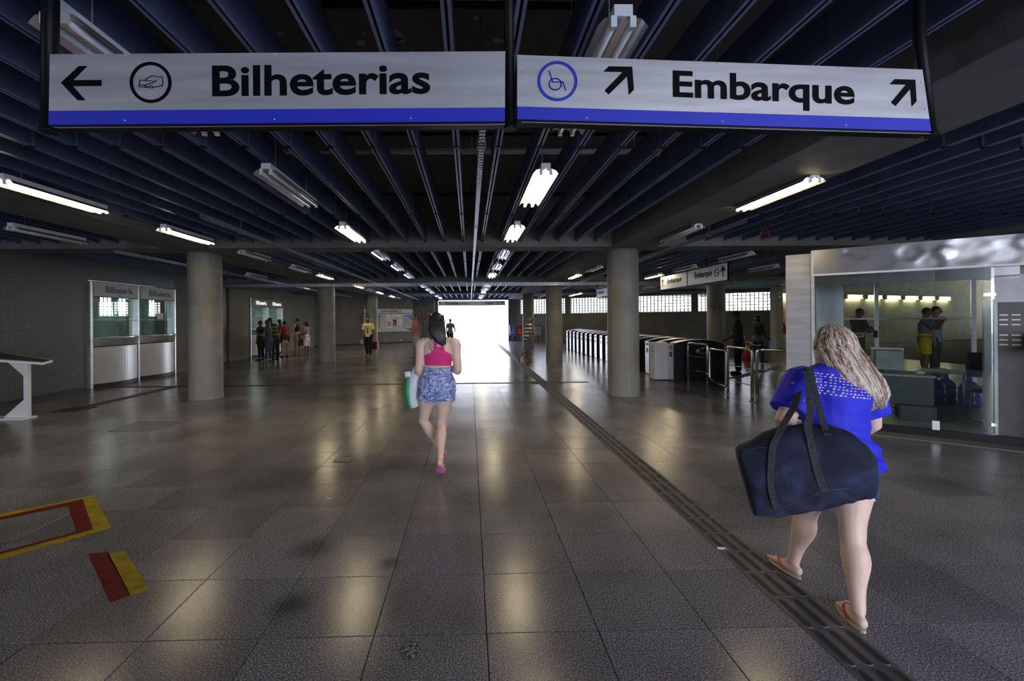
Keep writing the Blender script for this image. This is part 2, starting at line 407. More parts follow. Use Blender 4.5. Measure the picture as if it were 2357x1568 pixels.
# ------------------------------------------------------------ walls
def quadbox(p, q, z0, z1, th=.25, side=1):
    """upright wall slab between ground points p and q, thickness away from the hall"""
    p, q = V((p[0], p[1], 0)), V((q[0], q[1], 0)); d = (q-p).normalized(); n = V((-d.y, d.x, 0))*th*side
    return [p, q, q+n, p+n], z0, z1
def wallmb(specs):
    m = MB()
    for p, q, z0, z1, th, mi in specs:
        pts, a, b = quadbox(p, q, z0, z1, th)
        m.poly([(v.x, v.y, a) for v in pts], (0, 0, b-a), mi)
    return m
H = 4.05
XL, XM = -9.2, -9.6
struct(obj('wall_left', wallmb([
    ((XL, -4.8), (XL, 10.68), 0, H, .6, 0), ((XL, 10.68), (XL, 13.74), 2.64, H, .6, 0), ((XL, 10.68), (XL, 13.74), 0, 1.0, .6, 0),
    ((XL, 13.74), (XL, 14.7), 0, H, .6, 1), ((XM-.08, 14.7), (XM-.08, 17.6), 0, H, .3, 0),
    ((XM, 17.6), (XM, 19.15), 0, H, .3, 1), ((XM, 19.15), (XM, 22.45), 2.64, H, .3, 1), ((XM, 19.15), (XM, 22.45), 0, 1.0, .3, 1),
    ((XM, 22.45), (XM, 27.1), 0, H, .3, 1)]), [MOS, CONC]))
struct(obj('wall_left_diagonal', wallmb([((-9.6, 27.05), (-4.1, 31.2), 0, H, .3, 0), ((-4.1, 31.2), (-4.1, 31.9), 0, H, .2, 0)]), CONC))
struct(obj('wall_end', wallmb([((-4.2, 31.9), (-2.27, 31.9), 0, H, .3, 0), ((2.85, 31.9), (3.55, 31.9), 0, H, .3, 0),
    ((-2.27, 31.9), (2.85, 31.9), 3.04, H, .3, 0)]), CONC))
W0 = V((3.55, 31.9)); WD = V((.845, -.534)).normalized()
A2 = V((4.9, 30.83))
def wp(s): q = A2+WD*s; return (q.x, q.y)
WS = [(-1.43, 2.0), (2.35, 5.95), (6.25, 9.85), (10.15, 13.82)]
sp_ = [(wp(-1.7), wp(13.95), 0, 1.95, .3, 0), (wp(-1.7), wp(13.95), 3.03, H, .3, 0)]
edges = [-1.7]+[e for w_ in WS for e in w_]+[13.95]
for a, b in zip(edges[::2], edges[1::2]): sp_.append((wp(a), wp(b), 1.95, 3.03, .3, 0))
struct(obj('wall_right_diagonal', wallmb(sp_), CONC))
struct(obj('wall_right', wallmb([(wp(13.86), (15.75, 22.0), 0, H, .3, 0), ((15.75, 22.0), (44, 32.5), 0, H, .3, 0)]), BEIGE))
struct(obj('wall_back', wallmb([((1.4, -4.5), (-4.5, -4.5), 0, H, .3, 0), ((44, -4.5), (8.4, -4.5), 0, H, .3, 0), ((8.4, -4.5), (1.4, -4.5), 3.4, H, .3, 0), ((-4.5, -4.5), (-7.0, -4.5), 0, H, .3, 0), ((-7.0, -4.5), (-9.8, -4.5), 3.4, H, .3, 0)]), CONC))  # unseen wall; gaps placed to light the near hall and keep kiosk reflections dark
struct(obj('wall_far_right', wallmb([((44, 34), (44, -4.8), 0, H, .3, 0)]), CONC))
# clerestory windows: frame and grille of thin bars
for k, (a, b) in enumerate(WS):
    p = wp(a); L = b-a
    r = struct(link(f'window_{k+1}', None, None, (p[0], p[1], 0), math.atan2(WD.y, WD.x)))
    m = MB(); m.box(0, .02, 1.95, L, .3, 1.99); m.box(0, .02, 2.99, L, .3, 3.03); m.box(0, .02, 1.95, .04, .3, 3.03); m.box(L-.04, .02, 1.95, L, .3, 3.03)
    obj('window_frame', m, OFFW, r)
    m = MB(); nx = int(L/.2)
    for i in range(1, nx): m.box(i*L/nx-.024, .12, 1.95, i*L/nx+.024, .2, 3.03)
    for j in range(1, 6): m.box(0, .12, 1.95+j*.18-.021, L, .2, 1.95+j*.18+.021)
    o = obj('grille', m, mat('grille_grey', (.2, .2, .2), .7), r); o['kind'] = 'stuff'
m = MB()
for p, q in (((XL, -4.5), (XL, 10.6)), ((-9.6, 27.05), (-4.1, 31.2))):
    pts, a, b = quadbox(p, q, 0, .07, .02, -1); m.poly([(v.x, v.y, 0) for v in pts], (0, 0, .07))
struct(obj('baseboard_left', m, DARK))
# exit opening frame
m = MB(); m.box(-2.36, 31.74, 0, -2.27, 31.92, 3.04); m.box(2.85, 31.74, 0, 2.92, 31.92, 3.04); m.box(-2.36, 31.74, 3.0, 2.92, 31.92, 3.1)
struct(obj('door_1', m, mat('frame_grey', (.1, .1, .1), .4)))
m = MB(); m.box(-2.58, 31.86, 0, -2.54, 31.9, 3.1)
struct(obj('trim_1', m, OFFW))

# outdoors
m = MB(); m.box(-40, 32.2, -.2, 60, 90, -.01)
struct(obj('pavement', m, mat('pavement_concrete', (.62, .62, .6), .8, 0, .1, 1)))
m = MB(); m.poly([(4, 36, 0), (17, 26, 0), (42, 35, 0), (50, 62, 2.8), (20, 70, 2.8)])
o = obj('grass_bank', m, mat('grass', (.30, .42, .12), .9, 0, .3, 2)); tag(o, 'bright green grass bank outside the gridded windows', 'grass'); o['kind'] = 'stuff'
m = MB(); m.box(-30, 8, -.2, -12.6, 18.8, .9)
o = obj('grass_verge', m, MATS['grass']); tag(o, 'green verge seen through the ticket booth windows', 'grass'); o['kind'] = 'stuff'
m = MB(); m.box(-40, -40, -.2, 44, -4.85, -.02)
struct(obj('forecourt', m, MATS['pavement_concrete']))
m = MB(); m.box(18, -.0, -.1, 44, 34, -.012)

# ------------------------------------------------------------ ceiling: slab, beams, slats
ceil = struct(obj('ceiling', MB().box(-13, -4.8, H, 44, 32.2, H+.3), SLABC))
BY = [(-3.0, -2.4), (.3, .88), (8.62, 9.2), (16.4, 16.98), (24.15, 24.75)]
BX = [(-6.0, -5.1), (2.86, 3.74), (9.4, 10.2)]
for a, b in BY[2:]: obj('cross_beam', MB().box(-10.4, a, 3.05, 18, b, H, bev=.01), BEAMC, ceil)
for a, b in BX: obj('long_beam', MB().box(a, -4.4, 3.048, b, 31.9, H, bev=.01), BEAMC, ceil)
def slat_mesh(L):
    m = MB(); w_, h_, t, f = .027, .24, .002, .019
    prof = [(-w_, 0), (-w_+f, 0), (-w_+f, .012), (-w_+t, .012), (-w_+t, h_), (w_-t, h_), (w_-t, .012), (w_-f, .012), (w_-f, 0), (w_, 0), (w_, h_+t), (-w_, h_+t)]
    A = [m.b.verts.new((x, 0, z)) for x, z in prof]; B = [m.b.verts.new((x, L-.012, z)) for x, z in prof]
    n = len(prof)
    for i in range(n):
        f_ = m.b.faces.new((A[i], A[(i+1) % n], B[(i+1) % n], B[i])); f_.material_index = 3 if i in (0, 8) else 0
    for s_ in (-1, 1): m.box(s_*w_-.0035, L-.03, .01, s_*w_+.0035, L-.008, h_+.05, 1)
    m.box(-.02, L-.035, -.014, .02, L+.004, .006, 2)
    return m.mesh('ceiling_slat', [BLUE, JOINT, BLACK, SLATEDGE])
SX = [-.105+k*.3746 for k in range(-26, 50)]
def ok(x): return all(not (a-.03 < x < b+.03) for a, b in BX) and -9.55 < x < 17.5
segs = []
for (y0, ys) in ((-4.4, [2.4, 2.5, .9]), (1.41, [2.51, 2.51, 2.19]), (9.2, [2.5, 2.5, 2.2]), (16.98, [2.4, 2.4, 2.37]), (24.75, [2.4, 2.4, 2.3])):
    y = y0
    for L in ys:
        for x in SX:
            if ok(x): segs.append((x, y, L))
        y += L
def key(s):
    yc = max(s[1], .3)+s[2]*.5
    vis = visible(s[0], s[1]+s[2]*.95, 3.17) or visible(s[0], s[1]+s[2]*.5, 3.17)
    return (not vis, yc*yc+s[0]*s[0]*.2)
segs.sort(key=key)
cache = {}
for x, y, L in segs[:295]:
    if L not in cache: cache[L] = slat_mesh(L)
    link('ceiling_slat', cache[L], ceil, (x, y, 3.17))
m = MB(); dd = .0
for x, y, L in segs[295:]:
    for s_ in (-1, 1):
        m.box(x+s_*.025-.0015, y, 3.17, x+s_*.025+.0015, y+L-.012, 3.41, 0)
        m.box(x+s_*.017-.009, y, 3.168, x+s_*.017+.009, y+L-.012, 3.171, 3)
    if y > 1:
        m.box(x-.02, y+L-.03, 3.156, x+.02, y+L, 3.176, 2)
        m.box(x-.03, y+L-.03, 3.18, x+.03, y+L-.012, 3.45, 1)
o = obj('ceiling_slats_beyond', m, [BLUE, JOINT, BLACK, SLATEDGE], ceil); o['kind'] = 'stuff'
# white flaking patches on the slab above the sign
m = MB()
for k in range(46):
    x, y, r = random.uniform(-1.7, .9), random.uniform(2.6, 3.9), random.uniform(.02, .09)
    m.poly([(x+r*random.uniform(.5, 1.2)*cos(a*.7), y+r*random.uniform(.4, 1)*sin(a*.7), H-.001) for a in range(9)], (0, 0, -.0015))
o = obj('flaking_paint', m, mat('flaked_lime', (.3, .3, .3), .9), ceil); o['kind'] = 'stuff'
# pipes above the slats
for nm, y, z, r, mt, x0, x1, gp in (('conduit_pipe', 5.7, 3.82, .035, OFFW, -2.4, 2.5, 'light grey pipe crossing above the ceiling slats'),
        ('conduit_pipe', 5.35, 3.9, .02, BLACK, -2.6, 2.5, 'thin black pipe just in front of the light grey pipe'),
        ('conduit_pipe', 7.75, 3.85, .025, BLACK, -2.6, 2.7, 'thin black pipe above the slats nearest the first cross beam'),
        ('conduit_pipe', 3.1, 3.86, .025, BLACK, -1.2, .82, 'thin black pipe above the large hanging sign')):
    m = MB().tube([(x0, y, z), (x1, y, z)], r, 12)
    for x in (x0+.3, (x0+x1)/2, x1-.3): m.tube([(x, y, z), (x, y, H-.002)], .006, 6)
    m.tube([(x1-.02, y, z), (x1+.03, y, z)], r*1.6, 12)
    tag(obj(nm, m, mt), gp, 'pipe')

# ------------------------------------------------------------ columns
def column(x, y, label):
    t = thing('concrete_column', label, 'column', (x, y, 0))
    m = MB(); m.lathe([(.335, 0), (.328, .025), (.322, .05), (.32, .12), (.32, 1.93), (.3175, 1.935), (.3175, 1.945), (.319, 1.95), (.319, 2.98), (.31, 3.0), (.31, 3.055)], 0, 0, 56)
    obj('shaft', m, COLC, t, smooth=False)
    for p in t.children[0].data.polygons: p.use_smooth = len(p.vertices) == 4
column(-5.56, 9.27, 'large round concrete column in front of the nearer ticket booths')
column(3.25, 9.13, 'large round concrete column left of the tubular railing')
column(-5.6, 17.15, 'round concrete column beside the queue at the far ticket booths')
column(3.3, 16.9, 'round concrete column at the head of the turnstile row')
column(-5.55, 24.8, 'round concrete column behind the man in the yellow T-shirt')
column(3.4, 25.1, 'round concrete column behind the man in the striped polo shirt')
column(9.75, 17.0, 'round concrete column behind the last turnstiles, before the gridded windows')

# ------------------------------------------------------------ cable trays and lamps
def tray(label, p0, p1, wd=.05, hh=.055):
    p0, p1 = V(p0), V(p1); L = (p1-p0).length
    t = thing('cable_tray', label, 'cable tray', p0, math.atan2(p1.y-p0.y, p1.x-p0.x))
    m = MB(); a = wd/2
    m.box(0, -a, hh, L, a, hh+.002); 
    n = int(L/.06)
    m.box(0, -a, .0, L, -a+.012, .002); m.box(0, a-.012, 0, L, a, .002)
    m.box(0, -.008, 0, L, .008, .002)
    m.box(0, -a, hh-.014, L, -a+.002, hh); m.box(0, a-.002, hh-.014, L, a, hh); m.box(0, -a, 0, L, -a+.002, .014); m.box(0, a-.002, 0, L, a, .014)
    obj('channel', m, GALV, t)
    m = MB()
    for k in range(n):
        x = k*.06
        m.box(x, -a, 0, x+.028, a, .0015); m.box(x, -a, 0, x+.028, -a+.0015, hh); m.box(x, a-.0015, 0, x+.028, a, hh)
    o = obj('perforated_web', m, GALV, t); o['kind'] = 'stuff'
    k = 1.0
    while k < L:
        m = MB(); m.box(k-.012, -a-.012, -.006, k+.012, -a-.004, hh+.01); m.box(k-.012, a+.004, -.006, k+.012, a+.012, hh+.01); m.box(k-.012, -a-.012, -.01, k+.012, a+.012, -.004)
        m.tube([(k, 0, hh), (k, 0, H-p0.z)], .005, 6)
        obj('hanger', m, JOINT, t); k += 3.0
tray('perforated cable tray running down the middle of the hall ceiling', (.105, 2.45, 2.985), (.125, 31, 2.985))
tray('perforated cable tray hanging over the left side of the hall', (-3.55, 5.85, 2.985), (-3.6, 31, 2.985))
tray('perforated cable tray near the ticket booth wall', (-6.98, 8.7, 2.985), (-7.2, 27, 2.985))
tray('perforated cable tray running over the turnstile side', (4.0, 6.2, 2.985), (4.6, 29, 2.985))
tray('perforated cable tray crossing the hall in front of the second beam', (-9.1, 16.28, 2.865), (15, 16.28, 2.865), .06, .115)

def lamp_proto(on, full=True):
    t = link('fluorescent_lamp', None)
    m = MB().box(-.045, -.61, .045, .045, .61, .1, bev=.004); ho_ = obj('housing', m, WHITE, t)
    m = MB()
    P = [(-.12, 0), (-.09, .035), (-.055, .045), (-.03, .03), (0, .045), (.03, .03), (.055, .045), (.09, .035), (.12, 0)]
    for s_, e_ in zip(P, P[1:]): m.poly([(s_[0], -.6, s_[1]), (e_[0], -.6, e_[1]), (e_[0], .6, e_[1]), (s_[0], .6, s_[1])], (0, 0, .002))
    obj('reflector', m, REFL, t)
    for s_ in (-1, 1):
        obj('tube', MB().tube([(s_*.045, -.585, .012), (s_*.045, .585, .012)], .016, 10), TUBEON if on else TUBEOFF, t)
        [obj('socket', MB().box(s_*.045-.014, a, -.008, s_*.045+.014, a+.022, .046), WHITE, ho_) for a in (-.61, .588)]
    for s_ in (-1, 1): obj('rod', MB().tube([(0, s_*.4, .1), (0, s_*.4, H-2.98)], .004, 6), JOINT, t)
    return t
PON, POFF = lamp_proto(True), lamp_proto(False)
ROWN = {-4.58: 'the left beam', -1.88: 'the left middle', .73: 'the right middle', 3.5: 'the right beam', 6.2: 'the turnstile side', 8.5: 'the far right', -6.7: 'the booth side'}
LY = [2.62, 4.68, 7.1, 9.5, 11.7, 13.9, 18.2, 20.4, 22.4, 26.0, 28.4]
ONS = {(-4.58, 4.95), (-4.58, 7.22), (-4.58, 14.0), (-1.88, 7.1), (.73, 4.68), (.73, 7.1), (.73, 13.9), (3.5, 4.92), (3.5, 14.4), (6.2, 13.9), (.73, 22.4), (-1.88, 28.4), (-4.58, 22.4), (-4.58, 18.2), (-4.58, 26.0), (6.2, 26.0), (6.2, 24.6), (8.5, 18.2), (.73, 28.4), (-6.7, 20.4)}
used = {True: False, False: False}
ORD = ['first', 'second', 'third', 'fourth', 'fifth', 'sixth', 'seventh', 'eighth', 'ninth', 'tenth', 'eleventh', 'twelfth']
for X, nm in ROWN.items():
    ys = [y for y in LY]
    if X in (-6.7,): ys = [7.1, 13.9, 20.4]
    if X == 8.5: ys = [12.4, 18.2, 20.4]
    if X == 6.2: ys = [10.0, 12.4, 14.5, 18.2, 20.4, 24.6, 26.0]; 
    if X == -4.58: ys = [4.95, 7.22, 9.45, 12.0, 14.0]+ys[6:]
    if X == 3.5: ys = [4.92, 7.15, 9.9, 12.2, 14.4]
    for k, y in enumerate(ys):
        on = (X, y) in ONS or (X == 6.2 and y == 14.5)
        proto = PON if on else POFF
        o = copy_tree(proto) if used[on] else proto
        used[on] = True
        o.location = (X, y, 2.985)
        tag(o, f"{'lit' if on else 'unlit'} twin-tube lamp, {ORD[k]} from the camera in {nm} row", 'lamp', 'twin-tube ceiling lamps')
# canopy lights on top of the beige wall
for k in range(9):
    px, py = 15.85+k*1.9*.937, 21.9+k*1.9*.348
    t = thing('wall_canopy_light', f'lit rectangular canopy light on the beige wall, {ORD[k]} from the gridded windows', 'lamp', (px, py, 2.62), .356, 'row of canopy lights on the beige wall')
    obj('hood', MB().box(0, -.06, .2, 1.45, .5, .24).box(0, .02, -.02, .04, .5, .2).box(1.41, .02, -.02, 1.45, .5, .2), OFFW, t)
    obj('diffuser', MB().poly([(.05, -.02, 0), (1.4, -.02, 0), (1.4, .2, .19), (.05, .2, .19)], (0, .02, 0)), mat('lit_diffuser', (1, 1, .9), .5, emit=(1, .90, .58), estr=18), t)

# ------------------------------------------------------------ big hanging direction sign
def tube_post(m, x, y, z0, z1, r): m.tube([(x, y, z0), (x, y, z1)], r, 20)
sg = thing('hanging_direction_sign', 'large brushed metal overhead sign reading Bilheterias and Embarque with blue lower band', 'sign', (0, 1.85, 0))
YS = 0
def panel(nm, TL_, TR, BL, BR, th=.05):
    """metal sheet and blue band between four corners (x, z), facing -y"""
    def lerp(a, b, f): return (a[0]+(b[0]-a[0])*f, a[1]+(b[1]-a[1])*f)
    f = .198
    ML, MR = lerp(BL, TL_, f), lerp(BR, TR, f)
    m = MB(); m.poly([(q[0], -.006, q[1]) for q in (ML, MR, TR, TL_)], (0, .006, 0)); obj('metal_sheet', m, ALU, sg)
    m = MB(); m.poly([(q[0], -.0065, q[1]) for q in (BL, BR, MR, ML)], (0, .006, 0)); obj('blue_band', m, SIGNBLUE, sg)
    m = MB(); e = .0092
    m.poly([(BL[0], .001, BL[1]-e), (BR[0], .001, BR[1]-e), (TR[0], .001, TR[1]-.004), (TL_[0], .001, TL_[1]-.004)], (0, th, 0))
    m.box(BL[0], -.004, min(BL[1], BR[1])-.001, BL[0]+.001, .002, BL[1]); obj('backing_box', m, BLACK, sg)
    m = MB(); m.line([(BL[0]+.02, BL[1]-.0095), (BR[0], BR[1]-.0095)], .0018, -.002, .004); obj('lower_edge_strip', m, GALV, sg)
    def P(s, t): a = lerp(BL, BR, s); b = lerp(TL_, TR, s); return lerp(a, b, t)
    m = MB()
    for s_ in (.165, .49, .79): 
        for t_ in (.05, .975):
            q = P(s_, t_); m.lathe([(.005, 0), (.004, .004)], 0, 0, 8)
            for v in m.b.verts[-16:] if False else []: pass
    m.b.free(); m = MB()
    for (s_, t_) in ((.165, .05), (.49, .05), (.79, .05), (.165, .975), (.49, .975), (.79, .975), (.008, .79), (.008, .32), (.992, .79), (.992, .35)):
        q = P(s_, t_); m.tube([(q[0], -.006, q[1]), (q[0], -.011, q[1])], [.0038, .0025], 8)
    o = obj('rivets', m, WHITE, sg); o['label'] = 'small bright rivets'
    return P
k = 1.85/2.35
def sc(x, z): return (x*k, 1.62+(z-1.62)*k)
PL = panel('left', sc(-2.205, 3.037), sc(.205, 3.066), sc(-2.215, 2.664), sc(.2, 2.687))
PR = panel('right', sc(.269, 3.047), sc(2.508, 2.977), sc(.266, 2.699), sc(2.554, 2.638))
for nm, pts, r in (('post', [(-1.775, .03, 2.43), (-1.765, .03, 3.0), (-1.76, .03, 4.04)], .030), ('post', [(.181, .03, 2.445), (.181, .03, 4.04)], .0225), ('post', [(2.048, .03, 2.417), (2.0, .03, 2.85), (1.985, .03, 4.04)], .023)):
    m = MB().tube(pts, r, 24); p = pts[0]; m.tube([(p[0], p[1], p[2]-.004), (p[0], p[1], p[2]+.006)], r+.004, 24)
    obj(nm, m, BLACK, sg)
def bent(name, pts2, P, x0, z0, mt, depth=.002):
    """flat outline given in pixels of the panel"""
    m = MB(); m.poly([(q[0], -.0085, q[1]) for q in pts2], (0, depth, 0)); return obj(name, m, mt, sg)
def pxz(x, y, Yp=1.8435):
    """sheet coordinates of a measured sign point (1000 px per metre at 1 m)"""
    u = (x-1101.9)/1000; v = (y-734.7)/1000; c_, s_ = cos(.0078), sin(.0078); u, v = u*c_-v*s_, u*s_+v*c_
    r = (u*cos(.0213)+sin(.0213), -u*sin(.0213)+cos(.0213), -v); t = Yp/r[1]
    return (r[0]*t, 1.62+r[2]*t)
def glyph(name, pts, mt=INK):
    m = MB(); m.poly([(*(lambda q: (q[0], -.0085, q[1]))(pxz(*p)),) for p in pts], (0, .002, 0)); return obj(name, m, mt, sg)
glyph('arrow', [(141, 191), (182, 152.5), (201, 152.5), (168, 185), (234, 184.5), (234, 198), (168, 198.5), (197, 231), (179, 231)])
glyph('arrow', [(1389, 165), (1401, 153), (1455, 154), (1459, 207), (1447.5, 218.5), (1443.5, 176), (1401.5, 217.5), (1391.5, 208.5), (1433, 166)])
glyph('arrow', [(2048, 194), (2059, 182.5), (2106, 184), (2109, 233.5), (2098.5, 245), (2095, 204.5), (2061, 244), (2051, 235.5), (2085, 195)])
def ringat(cx, cy, rpx, wpx, mt):
    c_ = pxz(cx, cy); sc_ = 1.8435/1000
    m = MB(); m.ring(c_, (rpx-wpx)*sc_, rpx*sc_, -.0085, -.0062); return obj('pictogram_ring', m, mt, sg)
ringat(347, 190, 46.5, 7, INK); ringat(1283, 187, 46.5, 6.8, PICTOBLUE)
def strokes(name, polys, wpx, mt):
    m = MB()
    for P_ in polys: m.line([pxz(*p) for p in P_], wpx*.00185, -.0085, -.0062)
    return obj(name, m, mt, sg)
strokes('hand_pictogram', [[(353, 187), (322.5, 184.8), (320, 200), (351.5, 203), (352, 199.5)], [(320.5, 196), (333, 196.5)],
    [(334, 185), (336, 182.5), (350.5, 174.5), (372, 178)], [(372, 175), (374.5, 182), (375, 192), (373, 199)], [(372, 196.5), (364, 200), (354, 200.5), (349, 197.5), (341, 199.5), (334, 199.5), (334, 197), (338, 194.5), (352, 191), (357.5, 188), (359.8, 184.5)]], 1.2, INK)
wheel = [(1278+14*cos(a*pi/12), 194+13.2*sin(a*pi/12)) for a in range(25)]
strokes('wheelchair_pictogram', [wheel, [(1264, 163.5), (1272, 189), (1296, 189.5), (1302, 208)]], 2.6, PICTOBLUE)
a = pxz(489, 223); b = pxz(990, 149); text('lettering', 'Bilheterias', a[0], a[1], b[0]-a[0], b[1]-a[1]-.009, -.007, INK, sg, bold=.022, tilt=.0165)
a = pxz(1549, 221.5); b = pxz(1966, 164); q_ = pxz(1549, 161)
text('lettering', 'Embarque', a[0], a[1]-.021*1.84, b[0]-a[0], q_[1]-a[1]+.036, -.007, INK, sg, bold=.022, tilt=-.0395)

# other overhead signs
def osign(label, loc, rz, L, hh, parts, col=ALU, posts=True, band=None):
    t = thing('overhead_sign', label, 'sign', loc, rz)
    root_ = t; t = obj('panel', MB().box(0, 0, 0, L, .05, hh, bev=.003), col, t)
    if band: obj('colour_band', MB().box(0, -.004, 0, L, .0, hh*.12), band, t)
    for (kind, *a) in parts:
        if kind == 't': text('lettering', a[0], a[1], a[2], a[3], a[4], -.003, INK, t, bold=.015)
        if kind == 'up': x, z, s_ = a; obj('arrow', MB().line([(x, z-s_), (x, z+s_)], s_*.28, -.006, 0).line([(x-s_*.75, z+s_*.2), (x, z+s_), (x+s_*.75, z+s_*.2)], s_*.28, -.006, 0), INK, t)
        if kind == 'ul': x, z, s_ = a; obj('arrow', MB().line([(x+s_, z-s_), (x-s_, z+s_)], s_*.3, -.006, 0).line([(x+s_*.3, z+s_), (x-s_, z+s_), (x-s_, z-s_*.3)], s_*.3, -.006, 0), INK, t)
        if kind == 'ring': x, z, s_ = a; obj('pictogram_ring', MB().ring((x, z), s_*.82, s_, -.006, 0, 24).line([(x-s_*.3, z+s_*.4), (x-s_*.1, z), (x+s_*.3, z), (x+s_*.4, z-s_*.4)], s_*.12, -.006, 0), INK, t)
    for x in ((0, L/2, L) if posts else ()): obj('post', MB().tube([(x, .03, -.02), (x, .03, H-loc[2])], .022, 10), BLACK, root_)
    return root_
osign('overhead exit sign reading Saída Liberato Barroso above the bright doorway', (-2.2, 31.35, 2.60), 0, 4.78, .33,
      [('ul', .15, .16, .09), ('t', 'Saída', .46, .07, .92, .22), ('t', '■ Liberato Barroso', 1.75, .08, .55, .10) if False else ('t', 'Liberato Barroso', 1.42, .085, .82, .11), ('t', 'Saída', 3.35, .07, .56, .22), ('ring', 4.23, .165, .1), ('up', 4.6, .165, .1)], band=mat('green_band', (.4, .5, .1), .5))
osign('overhead sign reading Embarque with an up arrow, hung over the turnstiles, lit half', (6.4, 14.4, 2.55), -pi/2, 1.75, .42, [('up', .16, .23, .11), ('t', 'Embarque', .5, .12, .95, .2)])
osign('overhead sign reading Embarque with a ring pictogram and up arrow, over the last turnstile', (6.4, 12.6, 2.55), -pi/2, 1.95, .42, [('t', 'Embarque', .4, .12, .88, .22), ('ring', 1.5, .22, .1), ('up', 1.78, .22, .12)])
osign('small overhead Embarque sign further along, partly hidden by the column', (6.15, 20.9, 2.62), -pi/2, 2.0, .36, [('up', .15, .18, .08), ('t', 'Embarque', .4, .1, .8, .18)])

# ------------------------------------------------------------ ticket booths
def booth(label, X, y0, y1, fcol, tcol, last, curtain=True, glowtext=False):
    t = thing('ticket_booth', label, 'ticket booth', (X, y0, 0), pi/2); L = y1-y0
    for x in ((0, L) if last else (0,)): obj('frame_post', MB().box(x-.03, -.06, 0, x+.03, .1, 2.62, bev=.006), SSTEEL, t)
    hp_ = obj('header_panel', MB().box(.06, -.085, 2.24, L-.05, .05, 2.62, bev=.008), fcol, t)
    obj('header_rim', MB().box(.06, -.089, 2.24, L-.05, -.085, 2.255).box(.06, -.089, 2.605, L-.05, -.085, 2.62), DARK, hp_)
    text('lettering', 'Bilheteria', L*.24, 2.35, L*.6, .17, -.088, tcol, hp_, bold=.035)
    # curved counter band and curved lower front, bulging into the hall
    def bulge(z0, z1, d0, d1, th):
        m = MB(); n = 14; A = []
        for i in range(n+1):
            s_ = i/n; x = .05+(L-.16)*s_; f = sin(pi*(s_*.86+.02))
            A.append((x, f))
        for (a, b) in zip(A, A[1:]):
            m.poly([(a[0], -d0*a[1]-.02, z0), (b[0], -d0*b[1]-.02, z0), (b[0], -d1*b[1]-.02, z1), (a[0], -d1*a[1]-.02, z1)], (0, th, 0))
        return m
    obj('counter_band', bulge(1.03, 1.22, .26, .33, .03), SSTEEL, t)
    obj('front_panel', bulge(.10, 1.0, .20, .20, .02), mat('satin_steel', (.6, .6, .62), .4, .6, .05, 2, .02, 20), t)
    m = MB(); n = 14
    P = [(.05+(L-.16)*i/n, -.33*sin(pi*(i/n*.86+.02))-.02, 1.22) for i in range(n+1)]+[(L-.11, .35, 1.22), (.05, .35, 1.22)]
    obj('worktop', m.poly(P, (0, 0, .02)), SSTEEL, t)
    P = [(.05+(L-.16)*i/n, -.17*sin(pi*(i/n*.86+.02))-.02, .0) for i in range(n+1)]+[(L-.11, .05, 0), (.05, .05, 0)]
    obj('plinth', MB().poly(P, (0, 0, .1)), DARK, t)
    obj('glass_pane', MB().box(.04, 0, 1.72, L-.04, .008, 2.24), BGLASS, t)
    obj('glass_pane', MB().box(.04, .02, 1.24, L-.04, .028, 1.66), BGLASS, t)
    obj('glass_shelf', MB().box(.04, -.04, 1.66, L-.04, .16, 1.675), mat('shelf_edge', (.25, .42, .36), .2), t)
    obj('side_jamb', MB().box(L-.22, .03, 1.24, L-.03, .12, 2.24), SSTEEL, t)
    return t
LB = mat('booth_header_white', (.5, .5, .51), .5); LT = mat('booth_letter_grey', (.12, .13, .2), .5)
b1 = booth('nearest ticket booth with white Bilheteria header and closed curtain', XL, 10.72, 12.21, LB, LT, 0)
b2 = booth('second nearest ticket booth with white Bilheteria header and paper notices', XL, 12.21, 13.70, LB, LT, 1)
LG = mat('booth_header_grey', (.22, .22, .22), .5); LW = mat('emissive_letters', (.9, .9, .9), .5, emit=(1, 1, 1), estr=.7)  # letters given a weak white emission
b3 = booth('far ticket booth with grey header and bright white letters, blue-clad clerk inside', XM, 19.2, 20.85, LG, LW, 0)
b4 = booth('farthest ticket booth with grey header, right of the one with the clerk', XM, 20.85, 22.42, LG, LW, 1)
def paper(label, parent_loc, rz, x, z, w_, h_, y=-.005, lines=4, col=None, inkc=None, name='notice'):
    t = thing(name, label, 'notice', parent_loc, rz)
    sh_ = obj('sheet', MB().box(x, y-.002, z, x+w_, y, z+h_), col or WHITE, t)
    m = MB()
    for k_ in range(lines): m.box(x+w_*.12, y-.003, z+h_*(.2+.65*k_/max(1, lines)), x+w_*(.88-.2*(k_ % 2)), y-.002, z+h_*(.2+.65*k_/max(1, lines))+h_*.06)
    o = obj('print', m, inkc or mat('print_grey', (.25, .25, .27), .7), sh_) if lines else None; return t
paper('small white notice standing on the glass shelf of the second booth', (XL, 12.21, 0), pi/2, .78, 1.7, .26, .17)
paper('grey notice behind the lower glass of the second booth', (XL, 12.21, 0), pi/2, .38, 1.27, .3, .15, .1, 3, mat('notice_grey', (.3, .33, .34), .6))
paper('tall grey leaflet behind the lower glass of the nearest booth', (XL, 10.72, 0), pi/2, .98, 1.3, .2, .33, .1, 5, MATS['notice_grey'])
paper('white poster with blue rows inside the far booth', (XM, 19.2, 0), pi/2, .12, 1.8, .3, .4, .12, 7)
